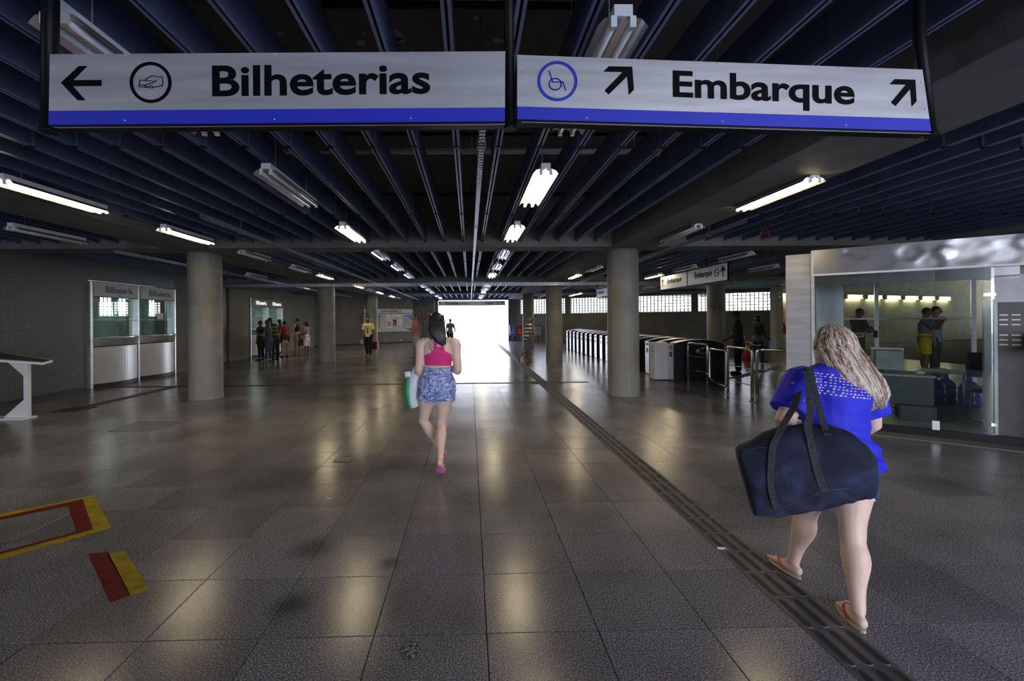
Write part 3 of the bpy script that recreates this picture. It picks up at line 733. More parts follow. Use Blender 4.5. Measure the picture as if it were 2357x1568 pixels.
# rooms behind the booths
def room(y0, y1, x0, x1, wy, col):
    m = MB()
    m.box(x0, y0-.1, 0, x1, y0, 2.7); m.box(x0, y1, 0, x1, y1+.1, 2.7); m.box(x0, y0-.1, 2.7, x1, y1+.1, 2.8); m.box(x0, y0, -.0, x1, y1, .02)
    a, b, c_, d = wy
    m.box(x0-.1, y0-.1, 0, x0, y1+.1, c_); m.box(x0-.1, y0-.1, d, x0, y1+.1, 2.8)
    m.box(x0-.1, y0-.1, c_, x0, a, d); m.box(x0-.1, b, c_, x0, y1+.1, d)
    return m
RW = mat('room_wall_pale', (.55, .62, .58), .7)
struct(obj('wall_booth_room', room(10.6, 18.2, -11.6, -9.72, (13.3, 17.3, 1.82, 2.42), 0), RW))
m = MB()
for i in range(1, 27): m.box(-11.64, 13.3+i*.15-.006, 1.82, -11.6, 13.3+i*.15+.006, 2.42)
for j in range(1, 4): m.box(-11.64, 13.3, 1.82+j*.15-.006, -11.6, 17.3, 1.82+j*.15+.006)
r = struct(link('window_5', None, None)); o = obj('grille', m, MATS['grille_grey'], r); o['kind'] = 'stuff'
struct(obj('wall_booth_room_far', room(19.05, 27, -12.2, -9.85, (19.1, 19.11, 2.0, 2.01), 0), mat('room_wall_white', (.75, .8, .78), .7)))
t = thing('booth_light', 'white ceiling light inside the far ticket booth', 'lamp', (-10.9, 21.5, 2.66))
obj('diffuser', MB().box(-.3, -1.2, -.03, .3, 1.2, .02), mat('lit_white', (1, 1, 1), .5, emit=(.9, 1, .97), estr=7), t)
t = thing('booth_light', 'added fill light inside the nearer ticket booths', 'lamp', (-10.6, 12.2, 2.64))  # unseen lamp added to brighten the booth interior
obj('diffuser', MB().box(-.2, -.6, -.03, .2, .6, .055), mat('booth_fill', (1, 1, 1), .5, emit=(.9, 1, .95), estr=3), t)
# curtain: folded translucent sheet
def curtain(label, x, y0, y1, z0, z1, seed):
    random.seed(seed); m = MB(); n = 46; k_ = 14; R = []
    for j in range(k_+1):
        row = []
        for i in range(n+1):
            y = y0+(y1-y0)*i/n; z = z1+(z0-z1)*j/k_
            row.append(m.b.verts.new((x+.05*sin(y*14+seed)*(.3+j/k_)+.05*noise.noise(V((y*3, z*2, seed))), y+.03*noise.noise(V((z*3, y, seed))), z)))
        R.append(row)
    for A, B in zip(R, R[1:]):
        for i in range(n): m.b.faces.new((A[i], A[i+1], B[i+1], B[i]))
    mt = mat('curtain_sheet', (.52, .66, .60), .8, 0, .1, 5)
    mt.node_tree.nodes['Principled BSDF'].inputs['Transmission Weight'].default_value = 0
    o = obj('curtain', m, mt, smooth=True); sm = o.modifiers.new('s', 'SOLIDIFY'); sm.thickness = .003; return tag(o, label, 'curtain')
curtain('pale green plastic sheet draped inside the nearest booth', -10.1, 10.7, 12.05, 1.2, 2.3, 2)
curtain('narrow strip of pale green sheet hanging between the booth windows', -10.0, 12.35, 12.6, 1.5, 2.3, 5)
curtain('pale green sheet hanging inside the second booth', -10.0, 13.0, 13.75, 1.2, 2.35, 9)
curtain('low pale sheet draped behind the counter of the second booth', -10.2, 12.0, 15.2, 1.0, 1.72, 4)
random.seed(11)

# ------------------------------------------------------------ information board on the diagonal wall
D3 = V((-4.1+9.6, 31.2-27.05)).normalized(); RZ3 = math.atan2(D3.y, D3.x)
ib = thing('information_board', 'wall-mounted board headed Informações with notices and a city map', 'notice board', (-9.6+D3.x*3.2, 27.05+D3.y*3.2, 0), RZ3)
BL_ = 3.68
obj('backboard', MB().box(0, -.06, .82, BL_, 0, 2.04, bev=.005), mat('board_grey', (.5, .5, .52), .55), ib)
obj('frame', MB().box(-.02, -.075, .80, BL_+.02, -.06, .84).box(-.02, -.075, 1.99, BL_+.02, -.06, 2.02).box(BL_, -.075, .8, BL_+.03, 0, 2.36), SSTEEL, ib)
ih = obj('header_panel', MB().box(0, -.07, 2.06, BL_, 0, 2.36, bev=.003), mat('header_white', (.66, .66, .64), .5), ib)
obj('blue_band', MB().box(0, -.072, 2.03, BL_, -.002, 2.07), mat('navy', (.02, .03, .15), .5), ib)
text('lettering', 'Informações', 1.28, 2.12, 1.25, .17, -.072, INK, ih, bold=.012)
obj('pictogram_ring', MB().ring((2.72, 2.2), .075, .09, -.075, -.07, 24), INK, ih); text('lettering', '?', 2.685, 2.15, .07, .1, -.072, INK, ih)
ibl = tuple(ib.location)
def bpaper(label, x, z, w_, h_, **kw): paper(label, ibl, RZ3, x, z, w_, h_, -.062, **kw)
bpaper('white sheet with a small drawing at the top of the board', 1.6, 1.62, .4, .37, lines=2)
bpaper('white strip with red symbols at the top of the board', 2.08, 1.78, .68, .22, lines=2, inkc=mat('red_ink', (.5, .05, .04), .6))
bpaper('tall white sheet of two columns at the left of the red poster', 1.68, 1.06, .42, .52, lines=9)
bpaper('dark red poster in the middle of the board', 2.14, 1.22, .28, .4, lines=2, col=mat('dark_red', (.22, .02, .02), .6), inkc=WHITE)
bpaper('white notice at the right of the red poster', 2.46, 1.3, .38, .33, lines=4)
bpaper('beige timetable poster at the left end of the board', 1.0, .98, .22, .78, lines=6, col=mat('tan_paper', (.5, .42, .25), .7))
bpaper('bright blue card at the left end of the board', 1.0, 1.75, .24, .18, lines=0, col=mat('cyan_card', (.05, .35, .75), .6))
bpaper('small white card low on the left of the board', 1.0, .86, .22, .14, lines=2)
t = thing('city_map', 'large city map poster with a blue sea corner on the information board', 'map', ibl, RZ3)
obj('sheet', MB().box(2.9, -.064, .9, 3.62, -.062, 1.95), mat('map_grey', (.42, .43, .44), .6), t)
obj('sea_area', MB().poly([(3.0, -.0655, 1.93), (3.6, -.0655, 1.93), (3.6, -.0655, 1.55), (3.3, -.0655, 1.8)], (0, .001, 0)), mat('sea_blue', (.05, .2, .6), .6), t)
m = MB()
for P_ in ([(3.05, 1.8), (3.15, 1.6), (3.1, 1.3), (3.05, 1.0)], [(3.15, 1.6), (3.35, 1.65), (3.5, 1.4)], [(2.95, 1.5), (3.2, 1.45), (3.4, 1.2), (3.55, 1.15)], [(3.25, 1.75), (3.3, 1.4), (3.5, 1.0)]): m.line(P_, .018, -.0655, -.064)
obj('road_lines', m, mat('road_ink', (.2, .2, .22), .7), t)
obj('wall_socket', MB().box(0, 0, 0, .08, .012, .12, bev=.003), WHITE, None, (-4.83, 30.62, .12), RZ3); tag(bpy.data.objects['wall_socket'], 'small white wall socket low under the information board', 'socket')

def extinguisher_sign(name, label, loc, rz):
    t = thing(name, label, 'sign', loc, rz)
    obj('plate', MB().box(0, -.006, 0, .3, 0, .4), mat('sign_red', (.28, .015, .02), .5), t)
    obj('symbol', MB().ring((.15, .24), .055, .085, -.009, -.006, 20).box(.13, -.009, .2, .17, -.006, .28).box(.06, -.009, .06, .24, -.006, .09), mat('sign_pale', (.6, .5, .5), .5), t)
extinguisher_sign('fire_sign', 'small red sign with white ring on the end wall, left of the pair', (-3.8, 31.88, 1.82), 0)
extinguisher_sign('fire_sign', 'small red sign with white ring on the end wall, nearer the doorway', (-3.1, 31.88, 1.84), 0)
t = thing('fire_pipe_stand', 'thin upright metal pipe against the end wall left of the doorway', 'pipe', (-3.27, 31.82, 0)); obj('pipe', MB().tube([(0, 0, .3), (0, 0, 1.65), (.02, 0, 1.72)], .018, 8), GALV, t); obj('valve', MB().lathe([(.03, 1.62), (.05, 1.66), (.03, 1.74)], 0, 0, 10), DARK, t)

# recycling bins on posts
def bin_(label, x, y, col, ring=True, cat='bin'):
    t = thing('recycling_bin', label, cat, (x, y, 0))
    m = MB(); a = .2
    P = [(-a, .45), (a, .45), (a+.03, 1.12), (-a-.03, 1.12)]
    m.poly([(p[0], -.15, p[1]) for p in P], (0, .28, 0)); obj('body', m, col, t)
    obj('lid', MB().box(-.25, -.18, 1.12, .25, .15, 1.17, bev=.02), DARK if not ring else col, t)
    obj('post', MB().tube([(0, .02, 0), (0, .02, .46)], .025, 8).box(-.14, -.1, 0, .14, .14, .012), DARK, t)
    if ring: obj('recycling_symbol', MB().ring((0, .82), .06, .09, -.156, -.15, 3).box(-.12, -.155, .62, .12, -.151, .66), WHITE, t)
bin_('blue recycling bin on a post beside the doorway', 3.1, 31.2, mat('bin_blue', (.08, .16, .5), .45))
bin_('red recycling bin on a post next to the blue one', 3.58, 31.2, mat('bin_red', (.4, .03, .04), .45))
bin_('grey bin on a post to the right of the striped-shirt man', 4.75, 30.2, mat('bin_grey', (.3, .31, .32), .5), False)

# ------------------------------------------------------------ turnstiles
def turnstile():
    t = link('turnstile_cabinet', None)
    m = MB(); A = []; n = 16
    P = [(0, .0), (0, .93)]
    for i in range(n+1):
        s_ = i/n; P.append((.03+1.24*s_, .965+.085*sin(pi*min(1, s_*1.02))**.8*1.0 if i not in (0, n) else .965))
    P += [(1.3, .93), (1.3, 0)]
    m.poly([(p[0], -.14, p[1]) for p in P], (0, .28, 0)); obj('body', m, mat('turnstile_side', (.05, .055, .065), .28, .6, .1, 3, .02, 30), t)
    fp_ = obj('front_plate', MB().box(-.006, -.142, .03, .004, .142, .94, bev=.004), SSTEEL, t)
    m = MB(); 
    Q = [p for p in P[1:-1]]
    for a, b in zip(Q, Q[1:]): m.poly([(a[0], -.145, a[1]+.002), (b[0], -.145, b[1]+.002), (b[0], .145, b[1]+.002), (a[0], .145, a[1]+.002)], (0, 0, .008))
    obj('top_cover', m, SSTEEL, t)
    obj('card_reader', MB().box(-.014, -.045, .62, -.006, .045, .75, bev=.003), DARK, fp_)
    obj('edge_trim', MB().box(-.012, -.15, 0, .008, -.138, .95), CHROME, t); obj('edge_trim', MB().box(-.012, .138, 0, .008, .15, .95), CHROME, t); obj('edge_trim', MB().box(1.292, -.15, 0, 1.305, -.138, .95), CHROME, t)
    obj('label_plate', MB().box(-.01, -.09, .82, -.006, .09, .9), mat('label_grey', (.3, .3, .3), .5), fp_)
    m = MB().tube([(.6, -.14, .78), (.6, -.19, .78)], .05, 12)
    for k_ in range(3):
        a = radians(90+120*k_); m.tube([(.6, -.18, .78), (.6+.05*cos(a), -.3, .78+.06*sin(a)), (.6+.08*cos(a), -.5, .78+.1*sin(a))], .013, 8)
    obj('tripod_arms', m, CHROME, t)
    return t
TP = turnstile()
nt = 17
for k_ in range(nt):
    o = TP if k_ == 0 else copy_tree(TP)
    o.location = (5.13, 10.97+k_*.735, 0)
    tag(o, f'stainless turnstile cabinet with dark sides, {ORD[k_] if k_ < 12 else str(k_+1)+"th"} from the tubular railing', 'turnstile', 'row of turnstile cabinets')
    if k_ == 0: o['label'] = 'nearest turnstile cabinet, its long dark side facing the railing'
def wbox(label, x, y):
    t = thing('ticket_collector_box', label, 'box', (x, y, 0))
    obj('body', MB().box(-.05, -.16, .02, .3, .16, .98, bev=.012), mat('white_enamel', (.72, .73, .75), .35, 0, .03), t)
    obj('base', MB().box(-.04, -.15, 0, .29, .15, .02), DARK, t)
    m = MB()
    for z, h_ in ((.9, .012), (.84, .012), (.81, .012), (.74, .03), (.66, .012), (.6, .012), (.57, .01)): m.box(-.054, -.1, z, -.05, .1-.04*(z < .7), z+h_)
    obj('printed_notice', m, mat('print_grey', (.25, .25, .27), .7), t)
wbox('tall white box with a printed notice beside the nearest turnstiles', 4.82, 11.28)
wbox('tall white box further down the turnstile row, half behind the column', 4.75, 14.65)

# tubular railing
def bent_rail(pts, r, parts=8):
    P = []
    pts = [V(p) for p in pts]
    P.append(pts[0])
    for a, b, c_ in zip(pts, pts[1:], pts[2:]):
        d0 = (a-b).normalized()*.07; d1 = (c_-b).normalized()*.07
        for k_ in range(6):
            f = k_/5; P.append(b+d0*(1-f)**2+d1*f**2)
    P.append(pts[-1]); return P
def flange(m, x, y): m.lathe([(.06, 0), (.06, .006), (.03, .012)], x, y, 16)
def railing(label, a, b, top, fl_=True, mids=(.66, .33), r=.026):
    t = thing('tubular_railing', label, 'railing', (0, 0, 0))
    m = MB(); m.tube(bent_rail([(a[0], a[1], 0), (a[0], a[1], top), (b[0], b[1], top), (b[0], b[1], 0)], r), r, 12); flange(m, *a); flange(m, *b)
    obj('hoop', m, CHROME, t)
    for z in mids: obj('wire', MB().tube([(a[0], a[1], z), (b[0], b[1], z)], .008, 8), CHROME, t)
railing('short railing hoop with two cross bars beside the nearest turnstile', (5.38, 10.6), (5.50, 9.95), .99, mids=(.68, .34))
t = thing('railing_gate', 'low tubular gate frame between the railing hoops', 'gate', (0, 0, 0))
a_, b_ = (5.50, 9.86), (5.50, 9.2); m = MB()
m.tube(bent_rail([(a_[0], a_[1]-.1, .2), (a_[0], a_[1], .2), (a_[0], a_[1], .9), (b_[0], b_[1], .9), (b_[0], b_[1], .12), (a_[0], a_[1]-.05, .18)], .022), .022, 12); obj('gate_frame', m, CHROME, t); obj('hinge', MB().box(5.48, 9.86, .3, 5.51, 9.94, .34), CHROME, t); obj('hinge', MB().box(5.48, 9.86, .8, 5.51, 9.94, .84), CHROME, t)
railing('railing section ending at the double post in front of the turnstiles', (5.47, 9.1), (5.41, 8.22), 1.0, mids=(.62, .3))
railing('railing section running from the double post to the glass kiosk', (5.44, 8.12), (5.86, 7.84), 1.0, mids=(.62, .3))

# ------------------------------------------------------------ glass kiosk
KD = V((.77713, -.62934)); KRZ = math.atan2(KD.y, KD.x)
KO = (5.665, 6.057, 0)
kk = thing('glass_kiosk', 'glass and stainless steel service kiosk at the right, with dented metal fascia', 'kiosk', KO, KRZ)
KDp = 3.2
def kobj(n_, m_, mt, **kw): return obj(n_, m_, mt, kk, **kw)
kobj('corner_pillar', MB().box(-.955, .0, 0, -.64, .35, 2.575, bev=.006), mat('kiosk_steel', (.34, .34, .35), .38, .6, .15, 2, .04, 25, stretch=(1, 1, 8)))
# fascia sheet with dents
m = MB(); nx, nz = 110, 16; R = []
DENT = ((.12, .14, .16, .012), (.42, .22, .12, .02), (.75, .2, .1, -.02), (.62, .08, .13, .02), (.95, .2, .2, .022), (1.25, .12, .17, .02), (1.45, .25, .12, -.018), (-.1, .25, .09, .018), (-.2, .3, .06, .02))
for j in range(nz+1):
    row = []
    for i in range(nx+1):
        x = -.63+3.6*i/nx; z = 2.25+.36*j/nz; d = 0
        for (cx, cz, rr, a) in DENT:
            q = ((x-cx)**2+((z-2.25-cz)*1.15)**2)/rr**2; d += a*.45*math.exp(-q)*(1+.4*sin(q*3))
        row.append(m.b.verts.new((x, -.05+d*.8, z)))
    R.append(row)
for A, B in zip(R, R[1:]):
    for i in range(nx): m.b.faces.new((A[i], A[i+1], B[i+1], B[i])).smooth = True
m.box(-.63, -.02, 2.25, 2.97, .12, 2.61)
kobj('fascia', m, mat('fascia_steel', (.36, .36, .375), .26, .85, .08, 3, .02, 20))
kobj('fascia_lip', MB().box(-.64, -.065, 2.225, 2.97, .0, 2.25).box(-.64, -.07, 2.24, -.61, .01, 2.6), WHITE)
kobj('roof', MB().box(-.95, .1, 2.5, 3.0, KDp, 2.56), mat('kiosk_roof', (.12, .12, .12), .6))
kobj('floor_slab', MB().box(-.95, .06, 0, 3.0, KDp, .1), mat('kiosk_floor', (.34, .38, .36), .35))
kobj('plinth', MB().box(-.64, .0, 0, 3.0, .06, .1), BLACK)
kobj('plinth_step', MB().box(-.64, -.3, 0.0, 3.0, .0, .006), mat('step_strip', (.14, .14, .13), .5))
kobj('post', MB().box(-.64, -.02, .1, -.60, .06, 2.25), SSTEEL)
kobj('front_glass', MB().box(-.60, .02, .1, .66, .03, 2.22), GLASS)
kobj('front_glass', MB().box(.664, .02, .1, 1.19, .03, 2.22), GLASS)
kobj('glass_clamp', MB().box(.63, -.0, .1, .70, .05, .22).box(1.1, .0, 1.86, 1.2, .05, 1.9).box(1.15, 0, .22, 1.2, .05, .26), SSTEEL)
kobj('transom', MB().box(-.6, .03, 2.08, 1.4, .07, 2.25), mat('steel_dark', (.25, .26, .27), .35, .7))
kobj('inner_side_wall', MB().box(-.62, .1, .1, -.58, .9, 2.25).box(-.62, 1.0, .1, -.58, 1.7, 2.25), mat('inner_steel', (.35, .37, .37), .3, .8, .1, 2, .03, 15))
kobj('inner_mullion', MB().box(-.6, .9, .1, -.55, 1.0, 2.25).box(-.6, 1.7, .1, -.2, 1.76, 2.25), SSTEEL)
for x in (-.25, .35, 1.62): kobj('back_post', MB().box(x-.03, KDp-.06, .1, x+.03, KDp, 2.5), SSTEEL)
for x0, x1 in ((-.22, .32), (.38, 1.59)): kobj('back_glass', MB().box(x0, KDp-.03, .1, x1, KDp-.02, 2.4), GLASS)
kobj('door_rail', MB().box(-.22, KDp-.06, 1.55, 1.6, KDp-.02, 1.58).box(-.22, KDp-.06, 2.36, 1.6, KDp, 2.5), SSTEEL)
kobj('door_lock', MB().box(.3, KDp-.1, 1.2, .36, KDp-.05, 1.34), DARK)
kobj('push_label', MB().box(-.12, KDp-.06, 1.2, .16, KDp-.055, 1.29), WHITE); text('lettering', 'EMPURRE', -.1, 1.22, .24, .05, KDp-.06, INK, kk, bold=.03)
kobj('glass_door_leaf', MB().box(1.18, -.0, .12, 1.21, .5, 1.82), mat('door_glass_edge', (.28, .36, .33), .25))
kobj('service_panel', MB().box(1.215, .02, .12, 1.5, .06, 1.78), mat('panel_grey', (.06, .06, .06), .5))
kobj('upper_sheet', MB().box(1.19, .03, 1.78, 1.46, .05, 2.12), mat('sheet_grey', (.4, .4, .44), .4))
for z in (1.62, 1.56, 1.50, 1.37, 1.31, 1.25):
    for x in (1.225, 1.325): kobj('vent_slot', MB().box(x, .014, z-.009, x+.075, .022, z+.009, bev=.004), mat('vent_bright', (.7, .7, .7), .5))
kobj('end_wall', MB().box(1.5, .0, 0, 3.0, .1, 2.3), BLACK)
def kw(x, y, z=0):
    return (KO[0]+KD.x*x-KD.y*y, KO[1]+KD.y*x+KD.x*y, z)
t = thing('office_desk', 'grey desk with dark glass modesty panel inside the kiosk', 'desk', kw(.35, .95, .1), KRZ)
obj('desk_top', MB().box(-.75, -.3, .62, .42, .35, .65, bev=.006), mat('desk_grey', (.22, .23, .22), .4), t)
obj('modesty_panel', MB().box(-.72, -.28, .2, .4, -.26, .62), mat('modesty_dark', (.06, .07, .07), .2), t)
for x in (-.6, .3): obj('leg', MB().tube([(x, -.2, .62), (x+.06, -.2, .05), (x+.02, -.2, .02), (x-.25, -.2, .02)], .016, 10), BLACK, t)
t = thing('computer_monitor', 'boxy grey computer monitor seen from behind on the kiosk desk', 'monitor', kw(.32, .95, .75), KRZ)
obj('casing', MB().box(-.18, -.12, .04, .14, .14, .34, bev=.012), mat('pc_grey', (.2, .21, .21), .5), t); obj('bezel', MB().box(-.21, .13, .02, .17, .17, .37, bev=.008), mat('pc_white', (.55, .57, .56), .5), t); obj('stand', MB().box(-.1, -.08, 0, .08, .12, .04), DARK, t)
tag(obj('telephone', MB().box(-.11, -.07, 0, .11, .09, .05, bev=.012).box(-.13, -.03, .05, .13, .02, .085, bev=.015), BLACK, None, kw(.0, .85, .75), KRZ), 'black desk telephone left of the monitor', 'telephone')
tag(obj('file_tray', MB().box(-.16, -.12, 0, .16, .12, .012).box(-.16, -.12, .03, .16, .12, .04).box(-.16, .1, 0, .16, .12, .06), mat('tray_green', (.3, .4, .36), .5), None, kw(-.33, .95, .75), KRZ), 'pale green tray of papers at the left end of the kiosk desk', 'tray')
tag(obj('crumpled_paper', MB().lathe([(.02, 0), (.07, .02), (.05, .05), (.01, .06)], 0, 0, 7), mat('pale_green_paper', (.45, .6, .4), .8), None, kw(.62, .8, .75)), 'crumpled pale green paper at the right end of the kiosk desk', 'paper')
tag(obj('computer_tower', MB().box(-.12, -.2, 0, .28, .2, .22, bev=.012).box(-.1, -.21, .05, .1, -.2, .18), DARK, None, kw(.48, .72, .1), KRZ), 'black computer case lying under the kiosk desk', 'computer')
m = MB()
for k_ in range(4):
    P = [(x_*.1-.25, .1*sin(x_*1.3+k_)*.3, .22-.05*x_+.04*sin(x_*2+k_)+.02*k_) for x_ in range(5)]; m.tube(P, .006, 6)
tag(obj('power_cables', m, BLACK, None, kw(.3, .62, .1), KRZ), 'tangle of black cables beside the computer case', 'cable')
def jug(label, x, y):
    t = thing('water_jug', label, 'water jug', kw(x, y, .1))
    bl = mat('jug_blue', (.03, .10, .42), .12, 0, .15, 12)
    pr_ = [(.11, 0), (.135, .02), (.135, .10), (.128, .115), (.135, .13), (.135, .24), (.128, .255), (.135, .27), (.132, .33), (.08, .40), (.035, .43), (.03, .48)]
    obj('bottle', MB().lathe(pr_, 0, 0, 24), bl, t); obj('cap', MB().lathe([(.034, .47), (.034, .5), (.03, .505)], 0, 0, 14), mat('cap_blue', (.02, .08, .5), .4), t)
jug('blue water jug left of the group on the kiosk floor', 1.02, 2.45); jug('middle blue water jug on the kiosk floor', 1.2, 2.7); jug('blue water jug right of the group near the kiosk door', 1.42, 2.4)
jug('blue water jug near the left wall inside the kiosk', -.42, 1.2)
t = thing('office_chair', 'black chair with looped steel legs at the right inside the kiosk', 'chair', kw(1.34, .9, .1), KRZ)
obj('frame', MB().tube([(-.2, -.1, .45), (-.22, -.1, .05), (-.12, -.1, .02), (.1, -.1, .02), (.2, .2, .02), (.2, .2, .45)], .014, 8), mat('chair_grey', (.15, .15, .16), .4), t)
obj('seat', MB().box(-.22, -.2, .44, .22, .22, .5, bev=.03), DARK, t); obj('backrest', MB().box(-.2, .2, .62, .2, .26, .98, bev=.03), DARK, t)
t = thing('document_shelf', 'small shelf with papers behind the kiosk monitor', 'shelf', kw(1.03, 1.6, .1), KRZ)
obj('board', MB().box(-.3, -.15, .62, .22, .15, .64), mat('shelf_green', (.35, .45, .4), .5), t); obj('papers', MB().box(-.26, -.12, .64, .0, .12, .68).box(0.02, -.1, .64, .18, .1, .66), WHITE, t)
for x in (-.28, .2): obj('leg', MB().tube([(x, .1, 0), (x, .1, .62)], .012, 8), GALV, t)
# dark blue counter with device at the right edge of the picture
t = thing('blue_counter', 'dark blue counter with a small black device at the right edge', 'counter', kw(1.42, -.35), KRZ)
obj('top', MB().box(0, -.2, 1.18, .5, .2, 1.24, bev=.01), mat('counter_navy', (.02, .025, .12), .3), t); obj('device', MB().box(.09, -.12, 1.24, .4, .12, 1.42, bev=.03), BLACK, t); obj('support', MB().box(.22, -.1, 0, .5, .15, 1.18), BLACK, t)

# items by the right wall
t = thing('fire_extinguisher', 'red fire extinguisher hung on the beige wall', 'fire extinguisher', (16.2, 22.05, .72))
obj('cylinder', MB().lathe([(.09, 0), (.1, .03), (.1, .42), (.05, .5), (.03, .52)], 0, 0, 16), mat('ext_red', (.35, .02, .015), .3), t); obj('valve', MB().lathe([(.03, .52), (.035, .58)], 0, 0, 10).box(-.09, -.02, .57, .03, .02, .6), DARK, t); obj('hose', MB().tube([(-.03, 0, .56), (-.13, 0, .62), (-.16, 0, .5), (-.12, -.02, .2)], .014, 8), DARK, t)
extinguisher_sign('fire_sign', 'small red sign above the extinguisher on the beige wall', (15.97, 22.05, 1.74), .356)
t = thing('downpipe', 'thin vertical metal pipe on the wall right of the gridded windows', 'pipe', wp(13.88)+(0,)); obj('pipe', MB().tube([(0, -.06, .45), (0, -.06, 3.0)], .025, 8), GALV, t)
t = thing('traffic_cone', 'orange traffic cone with a white band beside the walking woman', 'traffic cone', (10.1, 15.6, 0))
obj('cone_body', MB().lathe([(.14, .03), (.03, .72)], 0, 0, 20), mat('cone_red', (.55, .04, .02), .5), t); obj('base', MB().box(-.2, -.2, 0, .2, .2, .03, bev=.008), MATS['cone_red'], t); obj('white_band', MB().lathe([(.087, .4), (.058, .56)], 0, 0, 20), WHITE, t)
m = MB().tube([(8.3, 12.2, .82), (9.2, 13.8, .7), (10.1, 15.6, .72), (11.5, 17.5, .55), (13.0, 19.0, .8)], .012, 6)
tag(obj('barrier_tape', m, mat('tape_yellow', (.5, .4, .03), .5)), 'thin yellow barrier tape strung past the traffic cone', 'barrier tape')
t = thing('coiled_wire', 'loop of red wire hanging from the ceiling slats on the right', 'wire', (4.765, 6.9, 2.93))
P = []
for k_ in range(70):
    a = k_*.42; P.append((.075*cos(a)*(1+.1*sin(k_)), .03*sin(k_*1.7), .1*sin(a)))
obj('coil', MB().tube(P, .0025, 5), mat('wire_red', (.4, .01, .01), .5), t); obj('cord', MB().tube([(0, 0, .1), (0, 0, .25)], .003, 5), DARK, t)

# sloped map table at the left edge
t = thing('sloped_map_table', 'white metal table with sloping top panel at the left edge', 'table', (-7.47, 7.5, 0))
WM = mat('white_metal', (.72, .73, .76), .35, 0, .05, 4)
obj('top_panel', MB().poly([(-1.2, -.3, 1.07), (.28, -.02, .905), (.27, .16, .935), (-1.2, .3, 1.13)], (0, 0, .035)), WM, t)
obj('map_sheet', MB().poly([(-1.15, -.24, 1.115), (.24, .01, .947), (.24, .14, .969), (-1.15, .27, 1.162)], (0, 0, .003)), mat('map_dark', (.06, .06, .06), .4, 0, .9, 25), t)
obj('leg', MB().box(-.04, -.03, .02, .03, .03, .94), WM, t)
obj('gusset', MB().poly([(-.04, -.01, .92), (-.32, -.01, .96), (-.04, -.01, .70)], (0, .02, 0)), WM, t)
obj('gusset', MB().poly([(-.04, -.03, .32), (-.04, -.03, .02), (-.38, -.03, .02)], (0, .06, 0)), WM, t)
obj('foot_plate', MB().box(-1.1, -.12, 0, .04, .12, .025), WM, t)

# ------------------------------------------------------------ floor markings and small things
TY = mat('tape_floor_yellow', (.30, .23, .012), .7, 0, .3, 12, spec=.15); TR_ = mat('tape_floor_red', (.12, .006, .008), .7, 0, .3, 9, spec=.15)
def flat(pts, z0=.0006, th=.0008): return MB().poly([(x, y, z0) for x, y in pts], (0, 0, th))
t = thing('floor_tape_rectangle', 'worn yellow and dark red tape rectangle on the floor at the left', 'floor marking', (0, 0, 0))
def strip(nm, pts, mt, z): obj(nm, flat(pts, z), mt, t)
def ext(e, c_, f=2.6): return (c_[0]+(e[0]-c_[0])*f, c_[1]+(e[1]-c_[1])*f)
OC = [(-3.52, 4.14), (-2.826, 3.474)]; OE = [(-3.985, 3.765), (-3.235, 3.02)]          # outer corners at the right end, and points at the left
RC = [(-3.545, 4.045), (-2.95, 3.455)]; RE = [(-3.915, 3.70), (-3.29, 3.108)]
IC = [(-3.55, 3.905), (-3.045, 3.42)]; IE = [(-3.866, 3.652), (-3.325, 3.138)]
strip('yellow_tape', [OC[0], OC[1], RC[1], RC[0]], TY, .0008)
strip('yellow_tape', [OC[0], RC[0], ext(RE[0], RC[0]), ext(OE[0], OC[0])], TY, .0012)
strip('yellow_tape', [OC[1], RC[1], ext(RE[1], RC[1]), ext(OE[1], OC[1])], TY, .0012)
strip('red_tape', [RC[0], RC[1], IC[1], IC[0]], TR_, .0022)
strip('red_tape', [RC[0], IC[0], ext(IE[0], IC[0]), ext(RE[0], RC[0])], TR_, .0026)
strip('red_tape', [RC[1], IC[1], ext(IE[1], IC[1]), ext(RE[1], RC[1])], TR_, .0026)
t = thing('floor_tape_patch', 'patch of red and yellow floor tape lying side by side', 'floor marking', (0, 0, 0))
strip('red_tape', [(-2.675, 3.09), (-2.56, 3.115), (-2.02, 2.617), (-2.085, 2.55)], TR_, .0008)
strip('yellow_tape', [(-2.535, 3.08), (-2.45, 3.127), (-1.951, 2.672), (-2.016, 2.611)], TY, .0008)
m = MB(); HP = [(-5.19, 6.56), (-5.44, 7.16), (-4.68, 7.1), (-4.55, 6.5)]
HP = [(-5.35, 6.53), (-5.35, 7.12), (-4.62, 7.12), (-4.62, 6.53)]
for a, b in zip(HP, HP[1:]+HP[:1]): m.tube([(a[0], a[1], .0008), (b[0], b[1], .0008)], .005, 6)
m.box(-5.34, 6.54, 0.0002, -4.63, 7.11, .0012)
tag(obj('floor_hatch', m, [mat('hatch_grey', (.125, .12, .118), .3, 0, .2, 40)]), 'square access hatch cover set in the floor near the left column', 'hatch')
t = thing('floor_drain_cover', 'small rectangular metal cover in the dark patch of floor', 'drain cover', (-1.47, 5.07, 0)); obj('frame', MB().box(-.1, -.09, 0, .1, .09, .003), DARK, t); obj('cover', MB().box(-.085, -.075, .003, .085, .075, .005), mat('cover_grey', (.2, .19, .18), .4, .4), t)
m = MB(); P = []
for k_ in range(26):
    a = k_*2*pi/26; r_ = .055*(1+.3*noise.noise(V((cos(a)*2, sin(a)*2, 3)))); P.append((r_*cos(a)*.75, r_*sin(a)*1.1, .0006))
m.poly(P, (0, 0, .0008))
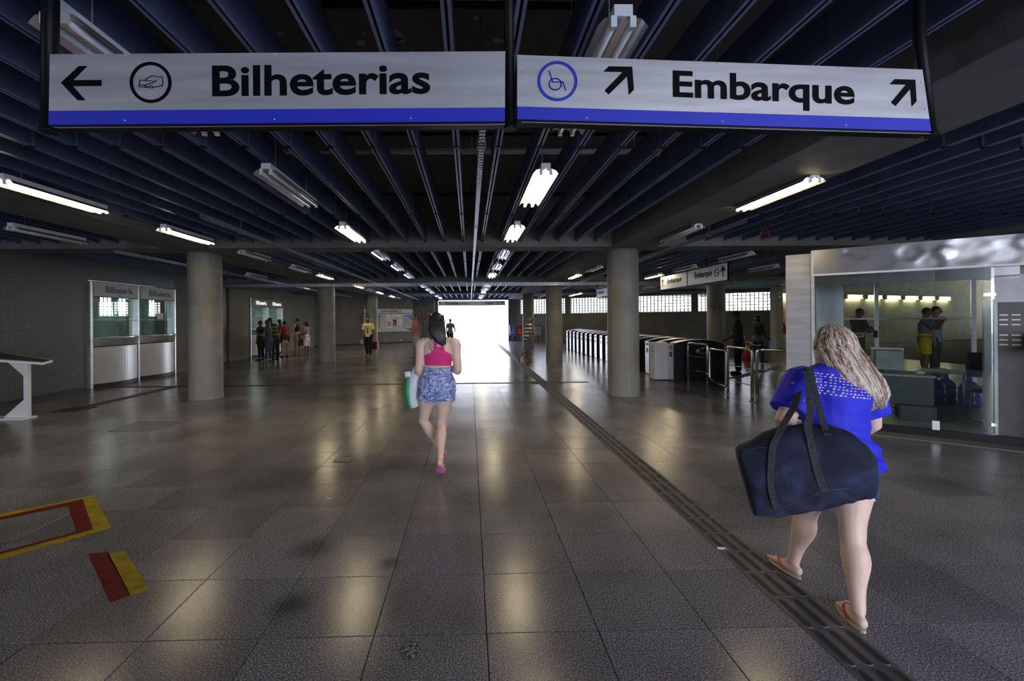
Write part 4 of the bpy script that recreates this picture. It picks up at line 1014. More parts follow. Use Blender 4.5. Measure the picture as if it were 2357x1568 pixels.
for k_ in range(90):
    a, r_ = random.uniform(0, 6.28), random.uniform(0, .05); q = random.uniform(.003, .008); x, y = r_*cos(a)*.75, r_*sin(a)*1.1
    m.lathe([(q, .001), (q*.7, .001+q*.6)], x, y, 5, random.choice((1, 1, 2)))
tag(obj('chipped_patch', m, [mat('chip_dark', (.07, .068, .055), .9), mat('chip_light', (.22, .21, .18), .9), mat('chip_mid', (.09, .09, .07), .9)], None, (-.302, 2.13, 0)), 'small rough chipped patch exposing gravel in the near floor', 'floor damage')
m = MB().poly([(0, 0, .006), (.055, -.012, .006), (.06, .008, .012), (.005, .02, .01)], (0, 0, .002)); m.poly([(.035, -.02, .006), (.075, -.01, .006), (.07, .006, .009), (.04, -.005, .009)], (0, 0, .002), 1)
tag(obj('paper_scrap', m, [WHITE, SIGNBLUE], None, (1.715, 2.985, 0)), 'tiny blue and white wrapper on the tactile strip', 'litter')
tag(obj('paper_scrap', MB().poly([(0, 0, .002), (.04, .004, .002), (.045, .016, .006), (.006, .012, .003)], (0, 0, .001)), WHITE, None, (-1.31, 3.96, 0)), 'tiny white scrap on the dark floor tiles', 'litter')
#PEOPLE
# ------------------------------------------------------------ people
def cat(P_, R_, n=3):
    """smooth resampling of a joint chain with radii (a, b)"""
    if len(P_) < 3: return P_, R_
    Q, W = [], []
    for i in range(len(P_)-1):
        p0, p1, p2, p3 = P_[max(i-1, 0)], P_[i], P_[i+1], P_[min(i+2, len(P_)-1)]
        r0, r1, r2, r3 = R_[max(i-1, 0)], R_[i], R_[i+1], R_[min(i+2, len(P_)-1)]
        for k in range(n):
            t = k/n
            f = lambda a, b, c, d: .5*((2*b)+(-a+c)*t+(2*a-5*b+4*c-d)*t*t+(-a+3*b-3*c+d)*t**3)
            Q.append(V([f(p0[j], p1[j], p2[j], p3[j]) for j in range(3)]))
            W.append(tuple(max(.002, f(r0[j], r1[j], r2[j], r3[j])) for j in range(2)))
    Q.append(V(P_[-1])); W.append(R_[-1]); return Q, W
def limb(b, P_, R_, side=(1, 0, 0), seg=12, caps='rr', sm=3):
    """one tapered limb of elliptical section; R_ = radii along side and across it"""
    P_ = [V(p) for p in P_]; R_ = [(r, r) if not isinstance(r, tuple) else r for r in R_]
    P_, R_ = cat(P_, R_, sm); n = len(P_); rings = []; side = V(side)
    fr = []
    for i in range(n):
        t = (P_[min(i+1, n-1)]-P_[max(i-1, 0)]).normalized(); a = side-t*side.dot(t)
        if a.length < .1: a = V((0, 1, 0))-t*t.y
        a.normalize(); fr.append((t, a, t.cross(a)))
    def ring(p, a, c, ra, rc): return [b.verts.new(p+a*ra*cos(2*pi*j/seg)+c*rc*sin(2*pi*j/seg)) for j in range(seg)]
    def cap(i, sgn):
        t, a, c = fr[i]; ra, rc = R_[i]; out = []; h = min(ra, rc)
        for q in (30, 60): out.append(ring(P_[i]+t*sgn*h*sin(radians(q)), a, c, ra*cos(radians(q)), rc*cos(radians(q))))
        return out, P_[i]+t*sgn*h
    mid = [ring(P_[i], fr[i][1], fr[i][2], *R_[i]) for i in range(n)]
    head, hv, tail, tv = [], P_[0], [], P_[-1]
    if caps[0] == 'r': head, hv = cap(0, -1)
    if caps[1] == 'r': tail, tv = cap(n-1, 1)
    rings = head[::-1]+mid+tail
    for A, B in zip(rings, rings[1:]):
        for j in range(seg): b.faces.new((A[j], A[(j+1) % seg], B[(j+1) % seg], B[j]))
    v0, v1 = b.verts.new(hv), b.verts.new(tv)
    for j in range(seg):
        b.faces.new((v0, rings[0][(j+1) % seg], rings[0][j])); b.faces.new((v1, rings[-1][j], rings[-1][(j+1) % seg]))
def ball(b, c, r, M=None, jaw=0):
    q = bmesh.ops.create_uvsphere(b, u_segments=18, v_segments=14, radius=1)
    for v in q['verts']:
        p = V((v.co.x*r[0], v.co.y*r[1], v.co.z*r[2]))
        if jaw and p.z < 0: f = 1-jaw*(-p.z/r[2])**1.5; p.x *= f; p.y = p.y*(1-.25*jaw*(-p.z/r[2]))+(.12*jaw*r[1])*(-p.z/r[2])
        v.co = V(c)+(M @ p if M else p)
def remesh(name, b, voxel, mats, parent, smooth=4, fuse=True):
    bmesh.ops.recalc_face_normals(b, faces=b.faces)
    me = bpy.data.meshes.new(name); b.to_mesh(me); b.free()
    o = bpy.data.objects.new(name, me); C.objects.link(o)
    r = o.modifiers.new('r', 'REMESH'); r.mode = 'VOXEL'; r.voxel_size = voxel; r.use_smooth_shade = True
    if smooth: q = o.modifiers.new('s', 'SMOOTH'); q.factor = .5; q.iterations = smooth
    dg = bpy.context.evaluated_depsgraph_get(); m2 = bpy.data.meshes.new_from_object(o.evaluated_get(dg))
    bpy.data.objects.remove(o); m2.name = name
    m2.materials.clear()
    for k in (mats if isinstance(mats, list) else [mats]): m2.materials.append(k)
    return link(name, m2, parent)

def joints(h, p):
    """joint positions of a figure of height h facing +y; p: pose directions"""
    n = lambda v: V(v).normalized()
    J = {}; hd = radians(p.get('hipyaw', 0)); sd = radians(p.get('twist', 0))
    J['hr'] = V((cos(hd), sin(hd), 0)); J['sr'] = V((cos(sd), sin(sd), 0))
    pel = V(p.get('pelvis', (0, 0, .53)))*h; J['pelvis'] = pel; sp = n(p.get('spine', (0, .03, 1)))
    J['sp'] = sp; J['sc'] = pel+sp*.285*h+V(p.get('hunch', (0, 0, 0)))*h
    J['nb'] = pel+sp*.31*h+V(p.get('hunch', (0, 0, 0)))*h*1.1
    hdv = n(p.get('neck', (0, .12, 1))); J['head'] = J['nb']+hdv*.1*h
    yaw, pit, rol = (radians(a) for a in p.get('look', (0, 0, 0)))
    J['hm'] = Matrix.Rotation(yaw, 3, 'Z') @ Matrix.Rotation(-pit, 3, 'X') @ Matrix.Rotation(rol, 3, 'Y')
    for s_, k in ((-1, 'l'), (1, 'r')):
        hip = pel+J['hr']*s_*.055*h-V((0, 0, .012*h)); J['hip'+k] = hip
        td, sd_, fd = p['leg'+k]
        J['knee'+k] = hip+n(td)*.243*h; J['ank'+k] = J['knee'+k]+n(sd_)*.232*h; J['foot'+k] = n(fd)
        sh = J['sc']+J['sr']*s_*.108*h-sp*.012*h; J['sh'+k] = sh
        ud, fr_ = p['arm'+k]; J['elb'+k] = sh+n(ud)*.172*h; J['wri'+k] = J['elb'+k]+n(fr_)*.145*h; J['fore'+k] = n(fr_)
    return J
MALE = [(-.06, .062, .055), (-.03, .092, .066), (.03, .094, .067), (.09, .087, .063), (.16, .092, .066), (.22, .104, .07), (.262, .108, .058), (.287, .075, .044), (.308, .04, .037), (.35, .036, .036)]
FEM = [(-.06, .07, .06), (-.03, .102, .076), (.03, .098, .07), (.09, .076, .056), (.16, .078, .058), (.22, .088, .064), (.262, .09, .052), (.287, .064, .04), (.308, .034, .032), (.35, .03, .031)]
def torso(b, J, h, prof, w, lo=-1, hi=1, inf=0, caps='rr', seg=20, flare=0, bs=1.0):
    def at(t):
        for q0, q1 in zip(prof, prof[1:]):
            if q0[0] <= t <= q1[0]: f = (t-q0[0])/(q1[0]-q0[0]); return tuple(q0[i]+(q1[i]-q0[i])*f for i in range(3))
    prof = sorted(set(list(prof)+[at(t) for t in (lo, hi) if prof[0][0] < t < prof[-1][0] and all(abs(t-q[0]) > .008 for q in prof)]))
    P_, R_ = [], []
    pel, sp = J['pelvis'], J['sp']; hun = J['sc']-(pel+sp*.285*h)
    for t, a, c in prof:
        if t < lo-1e-6 or t > hi+1e-6: continue
        f = max(0, t/.285)
        neck = t > .3
        wa = 1 if neck else w
        P_.append(pel+sp*t*h+hun*f*min(f, 1.1)); R_.append((a*h*wa+inf+flare*max(0, .1-t), c*h*(1 if neck else (1+(w-1)*1.2))*bs+inf+flare*max(0, .1-t)*.8))
    limb(b, P_, R_, (J['hr']+J['sr']), seg, caps)
def hand(b, W, d, pn, h, s_, curl=.35, det=True):
    """palm, four fingers and thumb; pn = direction the palm faces"""
    d = d.normalized(); pn = (pn-d*pn.dot(d)).normalized(); sd = d.cross(pn)*s_; u = h/1.7
    limb(b, [W, W+d*.03*u, W+d*.075*u], [(.02*u, .02*u), (.034*u, .015*u), (.037*u, .013*u)], sd, 10, 'rr', 1)
    for k, (o_, L) in enumerate(((-.028, .062), (-.0095, .074), (.0095, .07), (.028, .054))):
        p0 = W+d*.07*u+sd*o_*u; d1 = (d*cos(curl)+pn*sin(curl)); d2 = (d*cos(curl*2.2)+pn*sin(curl*2.2))
        p1 = p0+d1*L*.45*u; p2 = p1+d2*L*.35*u; p3 = p2+(d*cos(curl*3)+pn*sin(curl*3))*L*.3*u
        limb(b, [p0, p1, p2, p3], [.0088*u, .0082*u, .0075*u, .0062*u], sd, 8, 'rr', 1)
    t0 = W+d*.022*u-sd*.022*u; t1 = t0-sd*.03*u+d*.025*u+pn*.012*u; t2 = t1-sd*.006*u+d*.03*u+pn*.012*u
    limb(b, [t0, t1, t2], [.0125*u, .0105*u, .0085*u], pn, 8, 'rr', 1)
def foot(b, A, fd, h, side, toes=True):
    u = h/1.7; sd = V((0, 0, 1)).cross(fd); sd = -sd if sd.length else V((1, 0, 0)); sd.normalize(); up = sd.cross(fd)
    if up.z < 0: up = -up
    heel = A-up*.045*u-fd*.035*u
    limb(b, [heel, A-up*.05*u+fd*.03*u, A-up*.055*u+fd*.10*u, A-up*.062*u+fd*.15*u], [(.029*u, .032*u), (.032*u, .032*u), (.042*u, .022*u), (.043*u, .013*u)], sd, 12, 'rr', 2)
    limb(b, [A+V((0, 0, .01*u)), A-up*.03*u+fd*.05*u], [.03*u, .026*u], sd, 10, 'rr', 1)
    if toes:
        for k in range(5):
            o_ = (-.03+.0155*k)*side*u*-1; L = (.045, .04, .035, .03, .024)[k]*u; p0 = A-up*.066*u+fd*.15*u+sd*o_
            limb(b, [p0, p0+fd*L], [(.0125 if k == 0 else .0085)*u, (.011 if k == 0 else .0075)*u], sd, 8, 'rr', 1)
    return sd, up
SKIN = {}
def skin(name, c_):
    if name not in SKIN: SKIN[name] = mat('skin_'+name, c_, .5, 0, .07, 9, .05, 120)
    return SKIN[name]
def person(label, x, y, yaw, h, pose, skn='tan', sex='m', w=1.0, top=None, bottom=None, shoes=None, hair=None, vox=.011, group=None, extra=None, eyes=True, bs=1.0, legw=1.0, armw=1.0):
    J = joints(h, pose); zmin = 1e9
    for k in 'lr':
        A, fd = J['ank'+k], J['foot'+k]; u = h/1.7
        sd = V((0, 0, 1)).cross(fd).normalized(); up = sd.cross(fd)*-1
        if up.z < 0: up = -up
        for q in (A-up*.078*u-fd*.04*u, A-up*.078*u+fd*.19*u): zmin = min(zmin, q.z)
    zmin -= .014 if shoes else 0
    for k in J:
        if k in ('pelvis', 'sc', 'nb', 'head') or k[:-1] in ('hip', 'knee', 'ank', 'sh', 'elb', 'wri'): J[k] = J[k]-V((0, 0, zmin))
    root = link('person', None, None, (x, y, 0), radians(yaw)); tag(root, label, 'person', group)
    prof = MALE if sex == 'm' else FEM; u = h/1.7; b = bmesh.new()
    torso(b, J, h, prof, w, bs=bs)
    hc, M = J['head'], J['hm']
    ball(b, hc, (.044*h, .055*h, .066*h), M, .32)
    limb(b, [J['nb']-J['sp']*.02*h, (J['nb']+hc)/2, hc-V((0, 0, .02*h))], [.034*h if sex == 'm' else .029*h]*3, (1, 0, 0), 14)
    hp = lambda a, c, d: hc+M @ V((a*h, c*h, d*h))
    limb(b, [hp(0, .050, .012), hp(0, .062, -.016), hp(0, .053, -.022)], [.005*h, .009*h, .007*h], (1, 0, 0), 8, 'rr', 1)   # nose
    limb(b, [hp(-.012, .048, -.036), hp(.012, .048, -.036)], [.005*h, .005*h], (0, 0, 1), 8)                              # lips
    for s_ in (-1, 1): limb(b, [hp(s_*.045, -.002, .008), hp(s_*.046, 0, -.016)], [(.004*h, .010*h), (.004*h, .006*h)], M @ V((1, 0, 0)), 8, 'rr', 1)
    for s_, k in ((-1, 'l'), (1, 'r')):
        hip, kn, an, fd = J['hip'+k], J['knee'+k], J['ank'+k], J['foot'+k]; L = legw*(1+(w-1)*.8)
        calfb = V((0, -.012*h, 0))
        lw = .054 if sex == 'm' else .06
        limb(b, [hip+V((0, 0, .02*h)), hip+(kn-hip)*.35, hip+(kn-hip)*.8, kn, kn+(an-kn)*.13, kn+(an-kn)*.34+calfb*.5, kn+(an-kn)*.7, an],
             [(lw*h*L, lw*h*1.08*L), (lw*.95*h*L, lw*1.02*h*L), (.037*h*L, .038*h*L), (.0335*h*L, .034*h*L), (.0315*h*L, .033*h*L), (.0345*h*L, .038*h*L), (.024*h*L**.5, .025*h*L**.5), (.0195*h, .022*h)], J['hr'], 16)
        foot(b, an, fd, h, s_)
        sh, el, wr = J['sh'+k], J['elb'+k], J['wri'+k]; a = armw*(1+(w-1)*.6)*(1 if sex == 'm' else .9)
        limb(b, [J['sc']+J['sr']*s_*.06*h-J['sp']*.005*h, sh, sh+(el-sh)*.35, el, el+(wr-el)*.3, wr],
             [(.03*h, .034*h), (.0345*h*a, .036*h*a), (.0285*h*a, .031*h*a), (.0225*h*a, .0235*h*a), (.0235*h*a, .0245*h*a), (.015*h, .017*h)], (1, 0, 0), 14)
        pn = V(pose.get('palm'+k, (-s_, .1, 0))); hand(b, wr, J['fore'+k], pn, h, s_, pose.get('curl', .35))
    body = remesh('body', b, vox, skin(skn, {'light': (.62, .40, .31), 'pale': (.76, .53, .43), 'tan': (.34, .17, .10), 'brown': (.17, .085, .05), 'dark': (.07, .035, .022)}[skn]), root, 3)
    g_ = {}
    if top:
        m_, sl, hem, inf = top[:4]; b = bmesh.new(); inf *= u
        torso(b, J, h, [p for p in prof if p[0] < .3] if not (len(top) > 4 and top[4]) else top[4], w, lo=hem, hi=.3, inf=inf, caps='fr', flare=.06*h, bs=bs)
        if sl > 0:
            for s_, k in ((-1, 'l'), (1, 'r')):
                sh, el, wr = J['sh'+k], J['elb'+k], J['wri'+k]; a = armw*(1+(w-1)*.6)
                P_ = [J['sc']+J['sr']*s_*.06*h, sh, sh+(el-sh)*min(1, sl)*.5, sh+(el-sh)*min(1, sl)]; R_ = [.035*h, .036*h*a+inf, .033*h*a+inf*1.3, .031*h*a+inf*1.5 if sl < 1 else .026*h*a+inf*1.2]
                if sl > 1: P_.append(el+(wr-el)*(sl-1)); R_.append(.019*h+inf*1.3)
                limb(b, P_, R_, (1, 0, 0), 14, 'rf')
        g_['top'] = remesh('shirt', b, vox*.9, m_, root, 3)
        if 'topname' in pose: g_['top'].name = pose['topname']
    if bottom:
        m_, kind, ln, inf = bottom; b = bmesh.new(); inf *= u
        torso(b, J, h, prof, w, lo=-.05 if ln > .5 else -.032, hi=pose.get('waist', .1), inf=inf, caps='rf', bs=bs)
        if kind == 'skirt':
            P_ = [J['pelvis']+V((0, 0, .03*h)), (J['hipl']+J['hipr'])/2, (J['kneel']+J['kneer'])/2*(ln)+(J['hipl']+J['hipr'])/2*(1-ln)]
            limb(b, P_, [(.1*h*w+inf, .075*h*w+inf), (.108*h*w+inf, .085*h*w+inf), (.12*h*w, .10*h*w)], J['hr'], 18, 'rf')
        else:
            for s_, k in ((-1, 'l'), (1, 'r')):
                hip, kn, an = J['hip'+k], J['knee'+k], J['ank'+k]; L = legw*(1+(w-1)*.8); lw = .054 if sex == 'm' else .06
                P_ = [hip+V((0, 0, .02*h)), hip+(kn-hip)*.35]; R_ = [lw*h*L+inf, lw*h*L+inf]
                if ln < 1: P_ += [hip+(kn-hip)*max(ln, .36+.01)]; R_ += [(lw-.014*ln)*h*L+inf*1.6]
                elif ln < 1.05: P_ += [kn]; R_ += [.037*h*L+inf*2]
                else: P_ += [kn, kn+(an-kn)*.4, kn+(an-kn)*(ln-1)]; R_ += [.037*h*L+inf, .036*h*L+inf, .027*h*L+inf*1.4]
                if ln < .36: P_ = P_[:1]+[hip+(kn-hip)*ln]; R_ = R_[:1]+[lw*h*L+inf*1.5]
                limb(b, P_, R_, J['hr'], 16, 'rf')
        g_['bottom'] = remesh({'skirt': 'skirt'}.get(kind, 'trousers' if ln > 1.05 else 'shorts'), b, vox*.9, m_, root, 2)
    if shoes:
        m_, kind = shoes[:2]
        for s_, k in ((-1, 'l'), (1, 'r')):
            an, fd = J['ank'+k], J['foot'+k]; b = bmesh.new()
            sd = V((0, 0, 1)).cross(fd); sd = -sd; sd.normalize(); up = sd.cross(fd); up = up if up.z > 0 else -up
            if kind == 'shoe':
                limb(b, [an-up*.052*u-fd*.035*u, an-up*.055*u+fd*.05*u, an-up*.058*u+fd*.15*u, an-up*.064*u+fd*.19*u], [(.036*u, .04*u), (.042*u, .036*u), (.048*u, .026*u), (.03*u, .018*u)], sd, 14, 'rr', 2)
                limb(b, [an+V((0, 0, .01*u)), an-up*.05*u+fd*.01*u], [.034*u, .036*u], sd, 12, 'rr', 1)
                remesh('shoe', b, vox*.9, m_, root, 2)
            else:
                b.free(); q = MB(); N = 20; z0 = .080*u; P_ = []
                for i in range(N):
                    a = 2*pi*i/N; lx = .075+.135*cos(a); wx = (.044+.010*cos(a))*sin(a); P_.append(an-up*(z0+.012*u)+fd*lx*u+sd*wx*u)
                q.poly(P_, up*.014*u)
                so = obj('sandal_sole', q, shoes[2] if len(shoes) > 2 else m_, root)
                T = an-up*.048*u+fd*.135*u; q = MB()
                for e in (-1, 1): q.tube([T-up*.02*u+fd*.03*u, T+up*.006*u, an-up*.035*u+fd*.085*u+sd*e*.038*u, an-up*.078*u+fd*.03*u+sd*e*.04*u], [.004*u, .0055*u, .0055*u, .006*u], 8)
                obj('sandal_strap', q, m_, so)
    if hair:
        m_, style = hair[:2]; b = bmesh.new()
        H_ = lambda a, c, d: hc+M @ V((a*h, c*h, d*h))
        ball(b, hc+M @ V((0, -.008*h, .012*h)), (.048*h, .056*h, .060*h), M)
        if style == 'cap': pass
        if style == 'bun': ball(b, H_(0, -.06, .03), (.022*h, .02*h, .022*h), M)
        if style == 'afro': ball(b, H_(0, -.012, .02), (.068*h, .068*h, .066*h), M)
        if style == 'tail': limb(b, [H_(0, -.05, .02), H_(0, -.08, -.01), H_(0, -.075, -.06), H_(0, -.06, -.10)], [.014*h, .022*h, .02*h, .006*h], (1, 0, 0), 12)
        if style == 'long': limb(b, [H_(0, -.02, .03), H_(0, -.042, -.03), H_(0, -.05, -.09), H_(0, -.052, -.16), H_(0, -.045, -.2)], [(.044*h, .034*h), (.05*h, .03*h), (.052*h, .026*h), (.045*h, .02*h), (.028*h, .012*h)], M @ V((1, 0, 0)), 16)
        if style == 'bob': limb(b, [H_(0, -.01, .03), H_(0, -.022, -.03), H_(0, -.025, -.075)], [(.047*h, .045*h), (.053*h, .042*h), (.05*h, .036*h)], M @ V((1, 0, 0)), 16)
        # keep the face clear: drop what lies before the hairline
        me = None
        ho = remesh('hair', b, vox, m_, root, 2)
        inv = M.transposed(); bm = bmesh.new(); bm.from_mesh(ho.data); lim = .012 if style in ('cap', 'tail', 'bun') else .022
        dl = [v for v in bm.verts if (lambda q: q.y > lim*h+max(0, (q.z-.022*h))*1.6 and q.z < .05*h)(inv @ (v.co-hc))]
        bmesh.ops.delete(bm, geom=dl, context='VERTS')
        if style in ('cap',):
            dl = [v for v in bm.verts if (inv @ (v.co-hc)).z < -.022*h]; bmesh.ops.delete(bm, geom=dl, context='VERTS')
        bm.to_mesh(ho.data); bm.free()
        sol = ho.modifiers.new('s', 'SOLIDIFY'); sol.thickness = .006
    if eyes:
        for s_ in (-1, 1): obj('eye', MB().lathe([(.002*h, -.003*h), (.0045*h, 0), (.002*h, .003*h)], 0, 0, 8), BLACK, root, tuple(hc+M @ V((s_*.017*h, .0505*h, .006*h))))
        obj('mouth', MB().box(-.012*h, -.002*h, -.0012*h, .012*h, .002*h, .0012*h), mat('lip', (.2, .06, .05), .5), root, tuple(hc+M @ V((0, .0535*h, -.036*h))), math.atan2(M[1][0], M[0][0]))
    if extra: extra(root, J, h, g_)
    return root, J

HB = mat('hair_black', (.01, .009, .009), .35, 0, .3, 40, .3, 90, stretch=(6, 6, .6))
HBR = mat('hair_brown', (.035, .02, .012), .4, 0, .3, 40, .3, 90)
D = (0, 0, -1)
STAND = dict(legl=((-.05, .02, -1), (-.03, -.04, -1), (-.15, 1, 0)), legr=((.05, .02, -1), (.03, -.04, -1), (.15, 1, 0)), arml=((-.22, 0, -1), (-.05, .15, -1)), armr=((.22, 0, -1), (.05, .15, -1)))
def pose(**k): d = dict(STAND); d.update(k); return d
#--far people
# man in yellow T-shirt walking to the camera with a bag and bottle
def ex_yellow(root, J, h, g):
    m = MB().box(-.12, 0, 0, .12, .006, .26)
    for k_ in range(5): pass
    c_ = J['sc']+J['sr']*.02-V((0, 0, .02)); fy = .118
    q = MB(); q.box(-.09, 0, 0, .09, .01, .035); t_ = obj('shirt_lettering', q, mat('print_olive', (.1, .1, .02), .8), root, (c_.x, c_.y+fy-.012, c_.z-.08))
    q = MB(); q.box(-.12, 0, -.24, -.055, .012, 0); obj('shirt_print', q, mat('print_slate', (.12, .12, .14), .8), root, (c_.x+.06, c_.y+fy-.012, c_.z-.11))
    q = MB(); q.box(-.05, 0, -.25, .03, .012, .0); obj('shirt_print', q, mat('print_orange', (.6, .13, .03), .8), root, (c_.x-.02, c_.y+fy-.012, c_.z-.11)); 
root, J = person('man in yellow printed T-shirt and black trousers, walking towards the camera with bag and bottle', -4.39, 18.95, 172, 1.70,
    pose(legl=((-.02, .18, -1), (-.03, .02, -1), (-.1, 1, 0)), legr=((.03, -.1, -1), (.03, -.3, -1), (.1, 1, -.2)), arml=((-.2, -.02, -1), (-.05, .1, -1)), armr=((.25, .05, -1), (.1, .1, -1)), curl=.8),
    'brown', 'm', .95, (mat('yellow_shirt', (.74, .70, .36), .85, 0, .06), .7, -.03, .012), (mat('black_cloth', (.008, .008, .01), .85), 'pants', 1.97, .01), (mat('sandal_brown', (.1, .05, .03), .6), 'sandal'), (HB, 'cap'), extra=ex_yellow)
def atj(root, p):
    M = Matrix.Translation(root.location) @ Matrix.Rotation(root.rotation_euler.z, 4, 'Z'); return M @ V(p)
hb = atj(root, J['wril']+V((0, .02, -.12)))
t = thing('carrier_bag', 'black and red carrier bag held by the man in the yellow T-shirt', 'bag', (hb.x, hb.y, hb.z-.42), 0)
obj('body', MB().box(-.17, -.07, .02, .12, .07, .34, bev=.012), MATS['black_cloth'], t); obj('red_side', MB().box(.12, -.075, .02, .2, .075, .36, bev=.01), mat('bag_red', (.5, .01, .04), .5), t)
obj('handle', MB().tube([(-.1, 0, .34), (-.03, 0, .43), (.05, 0, .34)], .006, 8), BLACK, t)
hb = atj(root, J['wrir']+V((0, .02, -.1)))
t = thing('water_bottle', 'small clear water bottle held by the man in the yellow T-shirt', 'bottle', (hb.x, hb.y, hb.z-.2)); obj('bottle', MB().lathe([(.03, 0), (.034, .01), (.034, .14), (.014, .19)], 0, 0, 14), mat('bottle_clear', (.6, .65, .68), .2), t); obj('cap', MB().lathe([(.016, .19), (.016, .21)], 0, 0, 10), WHITE, t)
# heavy man in pink shirt looking at his phone
root, J = person('heavy man in pink T-shirt and khaki shorts looking at his hand by the board', -2.3, 18.75, 118, 1.84,
    pose(neck=(0, .5, 1), look=(10, -38, 0), legl=((-.05, .1, -1), (-.03, -.02, -1), (-.1, 1, 0)), legr=((.05, -.05, -1), (.03, -.06, -1), (.1, 1, 0)), arml=((-.12, .25, -1), (.3, .8, -.5)), armr=((.2, .1, -1), (-.5, .85, .1)), palmr=(0, 0, 1)),
    'tan', 'm', 1.22, (mat('pink_shirt', (.42, .16, .18), .85), .75, -.045, .016), (mat('khaki', (.36, .34, .29), .85), 'shorts', 1.0, .014), (mat('dark_sandal', (.03, .02, .03), .6), 'sandal'), (HB, 'cap'))
hb = atj(root, J['wrir']+J['forer']*.09+V((0, 0, .02)))
tag(obj('mobile_phone', MB().box(-.035, -.06, 0, .035, .06, .01, bev=.003), BLACK, None, tuple(hb)), 'dark phone in the hand of the man in the pink T-shirt', 'phone')
# striped polo man walking left
POLO = bands('striped_polo', (.62, .62, .62), (.03, .03, .035), .135, .062, .01)
root, J = person('older man in striped polo shirt, cap and blue shorts walking past the column', 2.15, 16.05, -82 + 0, 1.68,
    pose(spine=(0, .12, 1), neck=(0, .45, 1), legl=((-.02, .12, -1), (-.02, -.05, -1), (-.05, 1, -.02)), legr=((.02, -.15, -1), (.02, -.85, -.75), (.05, .45, -1)), arml=((-.15, .0, -1), (-.02, .15, -1)), armr=((.15, -.1, -1), (.02, .1, -1))),
    'brown', 'm', 1.12, (POLO, .8, -.05, .016), (mat('denim_blue', (.075, .10, .17), .85, 0, .2, 30), 'shorts', 1.0, .012), (mat('sandal_tan', (.25, .1, .04), .6), 'sandal'), (mat('hair_grey', (.25, .25, .25), .6), 'cap'))
def hat(root, J, h, mt, label, nm='baseball_cap'):
    M = J['hm']; b = bmesh.new(); hc = J['head']
    ball(b, hc+M @ V((0, -.004*h, .026*h)), (.051*h, .06*h, .048*h), M); limb(b, [hc+M @ V((0, .03*h, .03*h)), hc+M @ V((0, .095*h, .022*h))], [(.045*h, .006*h), (.036*h, .005*h)], M @ V((1, 0, 0)), 14)
    o = remesh('cap_crown', b, .011, mt, None, 2)
    bm = bmesh.new(); bm.from_mesh(o.data); inv = M.transposed()
    bmesh.ops.delete(bm, geom=[v for v in bm.verts if (inv @ (v.co-hc)).z < .015*h], context='VERTS'); bm.to_mesh(o.data); bm.free(); o.modifiers.new('s', 'SOLIDIFY').thickness = .004
    o.name = nm; o.location = root.location; o.rotation_euler = root.rotation_euler; tag(o, label, 'cap')
hat(root, J, 1.68, mat('cap_khaki', (.22, .18, .12), .8), 'khaki baseball cap on the man in the striped polo shirt')
# figure in the doorway
person('dark figure in a patterned shirt standing against the bright doorway', -1.12, 25.1, -150, 1.62, pose(arml=((-.4, .1, -1), (.2, .6, -.6))), 'brown', 'f', 1.0, (mat('grey_print', (.16, .16, .19), .85, 0, .6, 30), .7, -.05, .014), (mat('dark_trousers', (.04, .04, .05), .85), 'pants', 1.9, .008), (DARK, 'shoe'), (HB, 'cap'))
# guard
def ex_guard(root, J, h, g):
    q = MB(); c_ = J['pelvis']; q.lathe([(.17, 0), (.175, .05)], 0, 0, 20); obj('belt', q, mat('belt_black', (.006, .006, .006), .3), root, (c_.x, c_.y, c_.z+.06))
    a = J['shr']; obj('lanyard', MB().tube([(a.x-.03, a.y-.1, a.z+.04), (a.x-.1, a.y-.14, a.z-.06), (a.x-.16, a.y-.13, a.z-.18)], .008, 8), mat('lanyard_yellow', (.35, .3, .04), .7), root)
    obj('holster', MB().box(-.03, -.05, -.12, .03, .05, .08, bev=.01), BLACK, root, (c_.x-.19, c_.y, c_.z+.02)); obj('badge', MB().box(-.03, 0, -.06, .03, .01, .06), WHITE, root, (c_.x-.02, c_.y+.16, c_.z+.22))
root, J = person('security guard in black uniform and cap standing beyond the last turnstile', 7.6, 12.15, 62, 1.76, pose(arml=((-.2, .2, -1), (.1, .8, -.5)), armr=((.25, -.25, -1), (.0, -.35, -1)), look=(25, 0, 0)), 'dark', 'm', 1.08,
    (mat('uniform_black', (.010, .010, .012), .8), .9, -.03, .014), (MATS['uniform_black'], 'pants', 1.95, .014), (BLACK, 'shoe'), (HB, 'cap'), extra=ex_guard)
hat(root, J, 1.76, MATS['uniform_black'], 'black cap on the security guard')
# woman with big hair walking right with bags
root, J = person('woman with big curly hair in dark clothes walking right behind the railing', 10.05, 14.95, -92, 1.58,
    pose(legl=((-.02, -.15, -1), (-.02, -.55, -1), (-.05, 1, -.5)), legr=((.02, .25, -1), (.02, -.02, -1), (.05, 1, 0)), arml=((-.15, .3, -1), (0, 1, .1)), armr=((.2, .1, -1), (.05, .7, -.6)), look=(0, -8, 0)), 'dark', 'f', 1.0,
    (mat('black_top', (.012, .012, .013), .85), 1.0, -.05, .012), (mat('dark_jeans', (.018, .02, .03), .85), 'pants', 1.95, .006), (BLACK, 'shoe'), (HB, 'afro'))
t = thing('handbag', 'dark blue shoulder bag on the woman with big curly hair', 'bag', (9.92, 14.78, .72))
obj('body', MB().lathe([(.05, 0), (.15, .03), (.17, .14), (.13, .25), (.05, .28)], 0, 0, 16), mat('bag_slate', (.05, .07, .13), .5), t); obj('strap', MB().tube([(-.1, 0, .24), (-.02, .12, .6), (.08, 0, .24)], .012, 8), BLACK, t)
